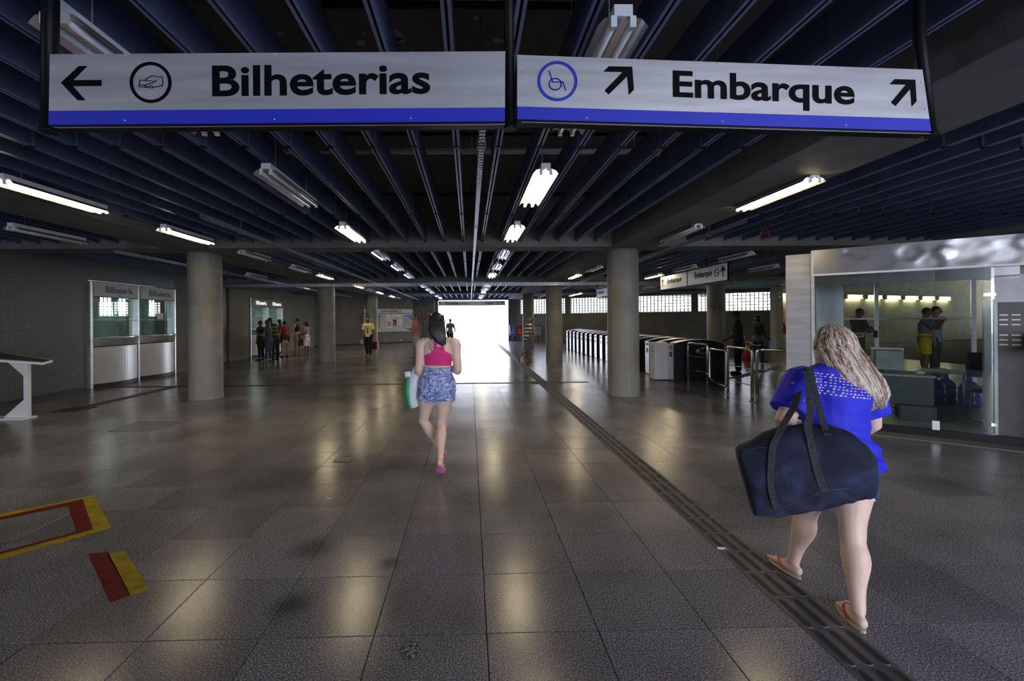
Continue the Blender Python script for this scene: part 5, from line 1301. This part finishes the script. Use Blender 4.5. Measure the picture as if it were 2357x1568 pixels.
t = thing('plastic_bag', 'pale blue plastic bag held by the woman with big curly hair', 'bag', (10.42, 14.72, .48)); obj('body', MB().box(-.1, -.06, 0, .1, .06, .34, bev=.03), mat('bag_paleblue', (.4, .5, .75), .5), t); obj('handle', MB().tube([(-.06, 0, .33), (0, 0, .44), (.06, 0, .33)], .005, 6), MATS['bag_paleblue'], t)
# queue at the far booths
person('woman with long dark hair, green patterned top and blue jeans heading the queue', -7.95, 17.35, 80, 1.62, pose(arml=((-.15, .2, -1), (.1, 1, .2)), armr=((.2, .2, -1), (0, 1, .1)), neck=(0, .25, 1)), 'tan', 'f', 1.05,
    (mat('camo_top', (.05, .065, .06), .85, 0, .7, 25), .5, -.06, .014), (mat('jeans_navy', (.035, .045, .09), .85), 'pants', 1.95, .008), (mat('shoe_grey', (.12, .12, .12), .7), 'shoe'), (HBR, 'long'))
YB = bands('black_yellow_stripe', (.012, .012, .014), (.38, .25, .04), .155, .022, .03)
person('man in black shirt with thin yellow stripes leaning to the far ticket window', -7.95, 17.95, 70, 1.76, pose(spine=(-.12, .25, 1), neck=(-.1, .5, 1), look=(0, -20, 0), arml=((-.15, .5, -1), (.1, 1, .1)), armr=((.25, .1, -1), (0, .9, -.1))), 'dark', 'm', 1.08,
    (YB, .8, -.04, .014), (MATS['black_cloth'], 'pants', 1.96, .012), (BLACK, 'shoe'), (HB, 'cap'))
person('person in dark clothes mostly hidden between the queue front and the booth', -8.5, 17.9, 85, 1.6, pose(), 'brown', 'f', .95, (MATS['black_top'], .5, -.05, .012), (MATS['black_cloth'], 'pants', 1.9, .01), (BLACK, 'shoe'), (HB, 'cap'))
person('person in magenta skirt seen by legs only behind the striped shirt man', -8.75, 19.1, 60, 1.58, pose(legr=((.1, .1, -1), (.35, .1, -1), (.15, 1, 0))), 'brown', 'f', .95, (mat('lilac_top', (.3, .27, .42), .8), .5, -.05, .012), (mat('magenta_cloth', (.22, .04, .13), .8), 'skirt', .9, .008), (DARK, 'sandal'), (HB, 'cap'))
person('woman with long black hair and dark shorts fifth in the queue', -8.4, 19.45, 60, 1.66, pose(arml=((-.15, .2, -1), (.1, .9, -.2)), neck=(0, .25, 1)), 'tan', 'f', 1.0, (mat('rose_top', (.2, .1, .1), .8, 0, .5, 25), .3, .0, .01), (mat('navy_shorts', (.015, .017, .025), .8), 'shorts', .45, .012), (DARK, 'sandal'), (HB, 'long'))
person('woman in red top and black shorts with a small cream bag in the queue', -8.15, 19.35, 50, 1.58, pose(neck=(0, .2, 1)), 'tan', 'f', .95, (mat('red_top', (.3, .025, .02), .8), .2, .02, .008), (MATS['black_cloth'], 'shorts', .42, .014), (BLACK, 'shoe'), (HB, 'bun'))
t = thing('cream_handbag', 'small cream shoulder bag on the woman in the red top', 'bag', (-8.05, 19.12, .62)); obj('body', MB().box(-.1, -.03, 0, .1, .03, .15, bev=.01), mat('cream', (.5, .45, .33), .6), t); obj('strap', MB().tube([(-.09, 0, .14), (-.05, .02, .45), (.04, .02, .45), (.09, 0, .14)], .006, 6), MATS['cream'], t)
person('woman in black low-back top and beige shorts with a green bag', -8.05, 20.5, 75, 1.72, pose(arml=((-.3, .1, -1), (.1, .8, .2)), armr=((.35, -.05, -1), (.0, .3, -1)), look=(0, -10, 0)), 'tan', 'f', 1.0, (MATS['black_top'], 0, .03, .008), (mat('beige_shorts', (.3, .26, .21), .8), 'shorts', .42, .012), (mat('sandal_light', (.3, .25, .2), .6), 'sandal'), (HBR, 'bun'))
t = thing('green_shopping_bag', 'dark green shopping bag held between the last two women in the queue', 'bag', (-7.72, 20.25, .45)); obj('body', MB().box(-.16, -.06, 0, .14, .06, .52, bev=.04), mat('bag_green', (.015, .07, .035), .6), t); obj('handle', MB().tube([(-.08, 0, .5), (0, 0, .66), (.08, 0, .5)], .006, 6), WHITE, t)
t = thing('white_carrier_bag', 'white plastic bag beside the green shopping bag', 'bag', (-7.5, 20.3, .42)); obj('body', MB().box(-.07, -.05, 0, .08, .05, .5, bev=.03), WHITE, t); obj('handle', MB().tube([(-.04, 0, .48), (0, 0, .6), (.04, 0, .48)], .005, 6), WHITE, t)
person('girl with ponytail in lilac top and white shorts last in the queue', -7.42, 19.95, 85, 1.55, pose(arml=((-.2, .25, -1), (.3, .9, -.1)), armr=((.2, .2, -1), (-.3, .9, -.1)), look=(0, -20, 0)), 'brown', 'f', .92, (mat('lilac_shirt', (.32, .2, .38), .8, 0, .3, 20), .6, -.0, .012), (mat('white_cloth', (.7, .7, .7), .8), 'shorts', .95, .014), (mat('sandal_gold', (.3, .2, .08), .6), 'sandal'), (HB, 'tail'))
t = thing('pink_handbag', 'pink handbag on the girl in white shorts', 'bag', (-7.5, 19.72, .78)); obj('body', MB().box(-.12, -.05, 0, .12, .05, .2, bev=.03), mat('bag_pink', (.45, .12, .22), .6), t); obj('strap', MB().tube([(-.09, 0, .19), (.0, .03, .5), (.09, 0, .19)], .008, 6), BLACK, t)
person('ticket clerk in blue shirt seen through the glass of the far booth', -10.3, 20.6, -95, 1.35, pose(arml=((-.2, .6, -1), (.1, 1, -.1)), armr=((.2, .6, -1), (-.1, 1, -.1))), 'tan', 'm', 1.0, (mat('clerk_blue', (.03, .12, .5), .8), .8, -.05, .012), (MATS['black_cloth'], 'pants', 1.9, .01), (BLACK, 'shoe'), (HB, 'cap'))
# figures beyond the kiosk, built in place of reflections in its glass
person('person in grey T-shirt and yellow shorts raising a camera, stand-in for a kiosk reflection', 12.1, 11.3, -130, 1.80, pose(arml=((-.5, .5, -.5), (.5, .5, .9)), armr=((.5, .5, -.5), (-.5, .5, .9)), neck=(0, .2, 1)), 'brown', 'm', 1.05, (mat('tee_grey', (.14, .16, .19), .85), .7, -.04, .014), (mat('yellow_shorts', (.6, .42, .01), .8), 'shorts', .8, .016), (DARK, 'shoe'), (HB, 'cap'))
person('person in dark clothes reading something, stand-in for a kiosk reflection', 11.1, 12.2, -100, 1.82, pose(arml=((-.15, .3, -1), (.2, 1, .3)), armr=((.15, .3, -1), (-.2, 1, .3)), neck=(0, .3, 1)), 'brown', 'm', 1.0, (mat('brown_shirt', (.07, .055, .045), .85), .7, -.06, .014), (mat('grey_trousers', (.05, .05, .055), .85), 'pants', 1.9, .01), (DARK, 'shoe'), (HB, 'cap'))
person('person in a pale shirt behind the one raising a camera, stand-in for a kiosk reflection', 12.7, 11.6, -150, 1.84, pose(), 'tan', 'm', 1.0, (mat('pale_shirt', (.3, .36, .38), .85), .7, -.05, .014), (MATS['grey_trousers'], 'pants', 1.9, .01), (DARK, 'shoe'), (HB, 'cap'))
#FOREGROUND
from mathutils.bvhtree import BVHTree
def bvh(o):
    bm = bmesh.new(); bm.from_mesh(o.data); t = BVHTree.FromBMesh(bm); bm.free(); return t
def ribbon(m, pts, wd, th, side, mi=None):
    """flat strap along points, width along side"""
    side = V(side); R = []; pts = [V(p) for p in pts]; k = m.mi if mi is None else mi
    for i, p in enumerate(pts):
        t = (pts[min(i+1, len(pts)-1)]-pts[max(i-1, 0)]).normalized(); a = (side-t*side.dot(t)).normalized(); c = t.cross(a)
        R.append([m.b.verts.new(p+a*wd/2*s_+c*th/2*q) for s_, q in ((-1, -1), (1, -1), (1, 1), (-1, 1))])
    for A, B in zip(R, R[1:]):
        for j in range(4): m.b.faces.new((A[j], A[(j+1) % 4], B[(j+1) % 4], B[j])).material_index = k
    m.b.faces.new(R[0][::-1]); m.b.faces.new(R[-1])
    return m
def smoothpts(P_, n=4): return cat([V(p) for p in P_], [(0.1, .1)]*len(P_), n)[0]

# ---- young woman in the pink racerback top
ACID = twotone('acid_denim', (.08, .12, .42), (.66, .72, .95), 24, .36, .62, .85, (1, 1, 1.6), (.22, .28, .58), 8, .2, 1.2)
PINKM = mat('pink_jersey', (.72, .035, .22), .8, 0, .05, 20)
HEM = twotone('frayed_hem', (.45, .5, .7), (.8, .82, .9), 90, .4, .6)
HW = twotone('hair_dark', (.008, .007, .008), (.035, .032, .036), 14, .35, .75, .32, (9, 9, .9))
def ex_pink(root, J, h, g):
    # cut the shell of the top to a racerback outline
    o = g['top']; o.name = 'racerback_top'
    bm = bmesh.new(); bm.from_mesh(o.data); cx = J['sc'].x
    def keep(p):
        z, x = p.z, abs(p.x-cx-.015)
        if z < 1.235: return True
        if p.y < J['sc'].y: w_ = .058+.105*max(0, (1.305-z)/.07)**1.6 if z < 1.305 else .058
        else: w_ = .095+.07*max(0, (1.29-z)/.055) if z < 1.29 else .10
        return x < w_ and (z < 1.33 or x > .022)
    bmesh.ops.delete(bm, geom=[v for v in bm.verts if not keep(v.co)], context='VERTS'); bm.to_mesh(o.data); bm.free()
    q = o.modifiers.new('s', 'SOLIDIFY'); q.thickness = .004
    body = [c for c in root.children if c.name.startswith('body')][0]; T = bvh(body)
    def on(x, z, off=.0012):
        hit = T.ray_cast(V((x, -1, z)), V((0, 1, 0))); return (hit[0]+hit[1]*off) if hit[0] else V((x, 0, z))
    m = MB(); X = lambda px: (px-1008)/214.; Z = lambda py: 1.62-(py-731)/213.
    W_ = [[(989, 786), (997, 789), (1003, 797), (1004, 806)], [(990, 790), (996, 793), (1001, 801), (1003, 808)], [(990, 793), (995, 796), (1000, 803)], [(993, 797), (999, 806), (1001, 811)], [(989, 786), (991, 791), (996, 800), (1001, 809)], [(998, 786), (1004, 787), (1006, 791)], [(1037, 791), (1036, 796), (1037, 800)]]
    for P_ in W_:
        pts = []
        for a, b in zip(P_, P_[1:]):
            for k in range(5): f = k/5; pts.append(on(X(a[0]+(b[0]-a[0])*f), Z(a[1]+(b[1]-a[1])*f)))
        m.tube(pts, .0014, 5)
    for k in range(24): 
        x = X(984+k*1.7); pts = [on(x, 1.098+.003*sin(k*2.1)), on(x+.006, 1.103+.003*cos(k*1.7))]; m.tube(pts, .0012, 5)
    t = obj('tattoo', m, mat('tattoo_ink', (.10, .09, .11), .6), root); t['label'] = 'line tattoo of a wing on the shoulder blade'
    sh = bvh(g['bottom'])
    def os_(x, z, off=.003):
        hit = sh.ray_cast(V((x, -1, z)), V((0, 1, 0))); return (hit[0]+hit[1]*off) if hit[0] else V((x, -.15, z))
    zt = max(v.co.z for v in g['bottom'].data.vertices); zb = min(v.co.z for v in g['bottom'].data.vertices)
    for x in (-.13, .0, .135): obj('belt_loop', ribbon(MB(), [os_(x, zt-.035), os_(x, zt-.055), os_(x, zt-.085)], .012, .003, (1, 0, 0)), ACID, root)
    m = MB(); m.tube([os_(-.17+.02*k, zt-.085, .001) for k in range(18)], .0018, 5)
    m.tube([os_(0+.002*sin(k), zt-.085-.018*k, .001) for k in range(10)], .0018, 5)
    for c in (-.085, .085): m.tube([os_(c+a, z, .001) for a, z in ((-.055, zt-.12), (.055, zt-.12), (.055, zt-.20), (0, zt-.235), (-.055, zt-.20), (-.055, zt-.12))], .0018, 5)
    obj('seams', m, HEM, root)
    # frayed hem: short threads round both legs
    bm = bmesh.new(); bm.from_mesh(g['bottom'].data); m = MB(); cnt = 0
    for v in bm.verts:
        if v.normal.z < -.25 and v.normal.z > -.95 and v.co.z < zb+.045 and random.random() < .5 and abs(v.co.x) > .02:
            m.tube([v.co, v.co+V((random.uniform(-.006, .006), random.uniform(-.006, .006)+v.normal.y*.004, -random.uniform(.006, .02)))], [.0028, .001], 4, cap=False); cnt += 1
            if cnt > 1500: break
    bm.free(); o = obj('frayed_hem', m, HEM, root); o['kind'] = 'stuff'
    # hair: cap plus mass swept down the back to the right
    b = bmesh.new(); c = J['head']; M = J['hm']
    ball(b, c+M @ V((.0, -.012*h, .010*h)), (.053*h, .062*h, .062*h), M)
    limb(b, [c+V((.0, -.03, .06)), c+V((.0, -.07, -.01)), c+V((.02, -.10, -.10)), c+V((.05, -.115, -.17)), c+V((.075, -.12, -.225))], [(.075, .06), (.092, .06), (.09, .048), (.062, .035), (.03, .016)], (1, 0, 0), 18)
    hr = remesh('hair', b, .008, HW, root, 3); inv = M.transposed()
    bm = bmesh.new(); bm.from_mesh(hr.data); bmesh.ops.delete(bm, geom=[v for v in bm.verts if (lambda q: q.y > .018*h and q.z < .035*h)(inv @ (v.co-c))], context='VERTS'); bm.to_mesh(hr.data); bm.free()
    HT = bvh(hr); m = MB()
    for k in range(130):
        a = random.uniform(-1, 1); pts = []; L = random.uniform(.75, 1.06)
        for j in range(9):
            f = j/8*L; cx_ = c.x+.0+.08*f**1.6; wdt = .085*(1-.62*f**2.2); z = c.z+.085-.315*f
            x = cx_+a*wdt+.004*sin(f*9+k)
            hit = HT.ray_cast(V((x, -1, z)), V((0, 1, 0))); pts.append(hit[0]+V((0, -.003, 0)) if hit[0] else V((x, (pts[-1].y if pts else c.y-.1), z)))
        m.tube(pts, [.0035]*6+[.003, .002, .0008], 5, cap=False)
    o = obj('hair_strands', m, HW, root); o['kind'] = 'stuff'
root, J = person('young woman in pink racerback top and acid-washed denim shorts walking away in mid-hall', -.352, 4.72, 0, 1.66,
    dict(legl=((-.075, .11, -.39), (.20, .03, -.36), (.10, 1, 0)), legr=((-.05, .0, -.4), (-.0, -.25, -.31), (.06, .8, -.56)), hunch=(.004, 0, 0), spine=(.01, .02, 1), twist=-4,
         arml=((-.10, -.14, -1), (.0, .9, -.22)), armr=((.12, -.18, -1), (-.38, .9, .0)), neck=(-.13, .14, 1), look=(16, -10, -3), curl=.9, palml=(.3, 0, 1), waist=.121),
    'pale', 'f', 1.13, (PINKM, 0, .134, .0045), (ACID, 'shorts', .33, .011), (mat('sandal_red', (.6, .03, .08), .5), 'sandal', mat('sandal_pink', (.75, .22, .48), .55)), None, .0075, extra=ex_pink, eyes=True, armw=1.18, legw=.9)
t = thing('shopping_bag', 'white and green plastic shopping bag hanging from the arm of the woman in pink', 'bag', (-.352-.27, 4.72+.07, .62))
b = bmesh.new(); limb(b, [(.06, .03, .50), (.03, .02, .42), (.0, .0, .27), (.0, 0, .12), (.02, 0, .03)], [(.03, .025), (.055, .04), (.072, .05), (.07, .045), (.045, .03)], (1, 0, 0), 18, 'rf')
for v in b.verts: v.co += noise.noise_vector(v.co*9)*.012
WPL = mat('white_plastic', (.72, .74, .82), .4, 0, .05, 5); remesh('body', b, .008, WPL, t, 2)
b = bmesh.new(); limb(b, [(-.055, -.005, .36), (-.06, -.005, .27), (-.058, -.005, .15), (-.03, -.005, .035)], [(.022, .035), (.036, .05), (.036, .047), (.02, .03)], (1, 0, 0), 14, 'rr')
for v in b.verts: v.co += noise.noise_vector(v.co*9)*.008
remesh('green_side', b, .008, mat('green_plastic', (.01, .32, .12), .35, 0, .2, 8), t, 2)
b = bmesh.new(); limb(b, [(-.06, 0, .37), (-.065, 0, .43)], [(.03, .025), (.038, .02)], (1, 0, 0), 12, 'rf'); remesh('upper_flap', b, .008, WPL, t, 1)

# ---- blonde woman in the blue blouse carrying the denim duffel bag
BLO = mat('blouse_blue', (.022, .025, .62), .75, 0, .12, 7, .25, 14)
BLONDE = [mat('blonde_light', (.62, .50, .40), .45, 0, .2, 30), mat('blonde_mid', (.40, .28, .19), .45, 0, .25, 30), mat('blonde_dark', (.15, .085, .055), .45, 0, .3, 30), mat('blonde_ash', (.55, .50, .48), .45, 0, .2, 30)]
def ex_blonde(root, J, h, g):
    o = g['top']; o.name = 'blouse'
    bm = bmesh.new(); bm.from_mesh(o.data)
    for v in bm.verts:
        p = v.co
        d = .006*noise.noise(V((p.x*6, p.y*6, p.z*22)))+.007*noise.noise(V((p.x*9+p.z*8, p.y*9, p.z*7)))
        if p.z < 1.12: d += .008*sin(p.z*62+p.x*9+2*noise.noise(p*5))*max(0, min(1, (1.12-p.z)*5))
        v.co += v.normal*d
    bm.to_mesh(o.data); bm.free()
    T = bvh(o)
    def on(x, z, off=.0015):
        hit = T.ray_cast(V((x, -1, z)), V((0, 1, 0))); return (hit[0]+hit[1]*off, hit[1]) if hit[0] else (None, None)
    m = MB()
    for r_ in range(8):
        for c_ in range(15):
            if (r_*3+c_*2) % 7 == 0: continue
            x = -.165+c_*.0195+(r_ % 2)*.008; z = 1.305-r_*.0150-c_*.0022
            p, n_ = on(x, z)
            if p is None: continue
            a = V((1, 0, 0))-n_*n_.x; a.normalize(); c2 = n_.cross(a); ew, eh = .0075, .0035 if (r_+c_) % 3 else .0055
            m.poly([p+a*ew*cos(q*pi/4)+c2*eh*sin(q*pi/4) for q in range(8)], n_*.0012)
    t = obj('lace_yoke', m, mat('lace_cream', (.62, .5, .42), .8), root); t['kind'] = 'stuff'; t['label'] = 'cream lace pattern across the back yoke'
    sb = bvh(g['bottom']); m = MB(); zb = min(v.co.z for v in g['bottom'].data.vertices)
    b = bmesh.new()
    for s_, k in ((-1, 'l'), (1, 'r')):
        hip, kn = J['hip'+k], J['knee'+k]; e = hip+(kn-hip)*.47; limb(b, [e, e+(kn-hip).normalized()*.014], [(.1, .1)]*2, J['hr'], 20, 'ff')
    remesh('white_hem', b, .006, HEM, root, 2)
    for p in ((-.255, 1.245), (-.24, 1.16)):
        q, n_ = on(*p)
        if q: obj('button', MB().lathe([(.006, 0), (.006, .003), (.003, .004)], 0, 0, 10), WHITE, root, tuple(q))
    c = J['head']; M = J['hm']
    b = bmesh.new()
    ball(b, c+V((.0, -.01, .012)), (.098, .108, .104), M)
    limb(b, [c+V((.0, -.0, .04)), c+V((-.0, -.03, -.04)), c+V((.025, -.08, -.13)), c+V((.06, -.12, -.20)), c+V((.09, -.145, -.26)), c+V((.12, -.155, -.31))], [(.092, .088), (.122, .085), (.128, .07), (.125, .052), (.112, .036), (.085, .018)], (1, 0, 0), 20)
    hr = remesh('hair', b, .008, BLONDE[1], root, 3)
    bm = bmesh.new(); bm.from_mesh(hr.data); inv = M.transposed()
    bmesh.ops.delete(bm, geom=[v for v in bm.verts if (lambda q: q.y > .045 and q.z < .05)(inv @ (v.co-c))], context='VERTS'); bm.to_mesh(hr.data); bm.free()
    HT = bvh(hr); m = MB(); cen = c+V((.03, -.01, 0))
    for k in range(620):
        a = random.uniform(-1.75, 1.75); L = random.uniform(.6, 1.08); ph = random.uniform(0, 6); pts = []
        for j in range(13):
            f = j/12*L; z = c.z+.112-.425*f; ax = c.x+.145*max(0, f-.15)**1.2; ay = c.y-.02-.13*f
            an = a*(1-.25*f)+.07*sin(f*11+ph)*f
            dirv = V((sin(an), -cos(an), 0))
            if f < .28:
                th_ = (f/.28)*pi*.5; src = V((ax, c.y, c.z)); dd_ = V((dirv.x*sin(th_+.12), dirv.y*sin(th_+.12), cos(th_+.12))); hit = HT.ray_cast(src+dd_*.5, -dd_)
            else: hit = HT.ray_cast(V((ax, ay, z))+dirv*.5, -dirv)
            if hit[0]: pts.append(hit[0]+dirv*random.uniform(.002, .006)+V((.004*sin(f*26+ph), 0, 0)))
            elif pts: pts.append(pts[-1]+(pts[-1]-pts[-2])*.8 if len(pts) > 1 else pts[-1]+V((.004, 0, -.02)))
        if len(pts) > 4:
            q = noise.noise(V((a*5.5, .3, 0)))*1.1+random.uniform(-.5, .5)
            col = 2 if q > .30 else 1 if q > -.02 else 0 if q > -.4 else 3
            m.tube(pts, [.0048]*(len(pts)-3)+[.0035, .002, .0006], 5, cap=False, mi=col)
    o = obj('hair_strands', m, BLONDE, root); o['kind'] = 'stuff'
root, J = person('blonde woman in blue blouse and denim shorts carrying a large duffel bag, at the right', 2.07, 2.42, 0, 1.58,
    dict(legl=((.06, .2, -.43), (-.02, .08, -.32), (-.05, 1, 0)), legr=((-.10, -.12, -.40), (-.05, -.085, -.33), (.33, 1, 0)), spine=(.05, .10, 1), twist=0, hunch=(0, .0, -.002),
         arml=((-.60, -.18, -.85), (.80, .55, .30)), armr=((.30, .1, -.9), (-.35, 1, .0)), neck=(.28, .30, 1), look=(-6, -14, 6), curl=.9),
    'pale', 'f', 1.26, (BLO, .72, -.035, .022), (mat('denim_dark_blue', (.04, .055, .14), .85, 0, .3, 30), 'shorts', .47, .012), (mat('sandal_coral', (.62, .06, .045), .5), 'sandal', mat('sandal_cream', (.55, .5, .42), .55)), None, .0075, extra=ex_blonde, eyes=True, armw=1.22, legw=.93)
bag = thing('duffel_bag', 'large worn dark denim duffel bag with two long handles over the blonde woman\'s shoulder', 'bag', (1.7524, 2.22, 0), radians(-25))
DEN = twotone('duffel_denim', (.004, .006, .018), (.026, .036, .092), 7, .36, .72, .9, (1, 1, 1), (.010, .014, .038), 9, .5, .8)
top_ = [(-.325, .90), (-.30, .925), (-.23, .975), (-.131, 1.028), (-.017, 1.06), (.092, 1.062), (.18, 1.035), (.235, .985), (.262, .93)]
bot_ = [(-.325, .86), (-.27, .62), (-.247, .556), (-.134, .568), (-.02, .602), (.108, .662), (.20, .70), (.255, .73), (.268, .80)]
def itp(T, x):
    for a, b in zip(T, T[1:]):
        if x <= b[0]: f = (x-a[0])/(b[0]-a[0]); return a[1]+(b[1]-a[1])*f
    return T[-1][1]
m = MB(); NX, NA = 64, 48; R = []
for i in range(NX+1):
    f = i/NX; x = -.322+.586*(.5-.5*cos(pi*f)); zt, zb = itp(top_, x), itp(bot_, x); zc = (zt+zb)/2; hz = max(.004, (zt-zb)/2); e = sin(pi*min(1, max(0, .04+.92*f)))**.45; dy = .125*e
    row = []
    for j in range(NA):
        a = 2*pi*j/NA; cx, cz = cos(a), sin(a); q = .72
        y = dy*abs(cx)**q*(1 if cx > 0 else -1); z = zc+hz*abs(cz)**.9*(1 if cz > 0 else -1)
        p = V((x, y, z))
        d = .014*noise.noise(V((x*5, y*4, z*5)))+.009*noise.noise(V(((x+z*.9)*26, y*6, (z-x*.5)*5)))*(.3+max(0, x*4)) + .006*noise.noise(V((x*14, y*9, z*30)))
        nv = V((0, y/(dy+.01), (z-zc)/(hz+.01))).normalized() if hz > .01 else V((1, 0, 0))
        row.append(m.b.verts.new(p+nv*d))
    R.append(row)
for A, B in zip(R, R[1:]):
    for j in range(NA): m.b.faces.new((A[j], A[(j+1) % NA], B[(j+1) % NA], B[j])).smooth = True
m.b.faces.new(R[0][::-1]); m.b.faces.new(R[-1])
bd = obj('body', m, DEN, bag); BT = bvh(bd)
def bo(x, z, off=.003):
    hit = BT.ray_cast(V((x, -1, z)), V((0, 1, 0))); return hit[0]+hit[1]*off if hit[0] else V((x, -.02, z))
WEB = mat('handle_webbing', (.035, .036, .045), .9, 0, .4, 60, .4, 150); STI = mat('stitching', (.12, .10, .09), .8)
sh = V((.052, .235, 1.325))
P1 = [bo(.036, .76), bo(.012, .84), bo(-.003, .917), bo(-.012, 1.0), V((-.012, -.055, 1.055)), V((.006, -.02, 1.12)), V((.02, .05, 1.2)), V((.036, .14, 1.29)), sh, sh+V((.01, .08, -.03))]
obj('handle', ribbon(MB(), smoothpts(P1), .033, .006, (1, 0, 0)), WEB, bag)
P2 = [bo(.062, 1.03), V((.062, -.01, 1.075)), V((.058, .05, 1.15)), V((.056, .12, 1.24)), sh+V((.004, -.03, .006)), sh+V((.012, .08, -.025))]
obj('handle', ribbon(MB(), smoothpts(P2), .030, .006, (1, 0, 0)), WEB, bag)
P3 = [bo(-.158, .64), bo(-.18, .72), bo(-.187, .803), bo(-.180, .88), bo(-.171, .944), bo(-.145, .995), V((-.115, -.03, 1.045)), V((-.069, .04, 1.10)), V((-.03, .10, 1.15)), V((.03, .26, 1.27))]
obj('handle', ribbon(MB(), smoothpts(P3), .030, .006, (1, 0, .3)), WEB, bag)
m = MB()
for P_ in (P1[:4], P3[:5]):
    for e in (-.011, .011): m.tube([p+V((e, -.0042, 0)) for p in smoothpts(P_)], .0009, 4)
m.tube([bo(a, b_, .0015) for a, b_ in ((-.247, .587), (-.18, .62), (-.114, .663), (-.05, .70), (.009, .75), (.07, .775), (.135, .784))], .0012, 4)
m.tube([bo(a, b_, .0015) for a, b_ in ((-.30, .895), (-.24, .93), (-.19, .94))], .0012, 4)
obj('stitching', m, STI, bag)
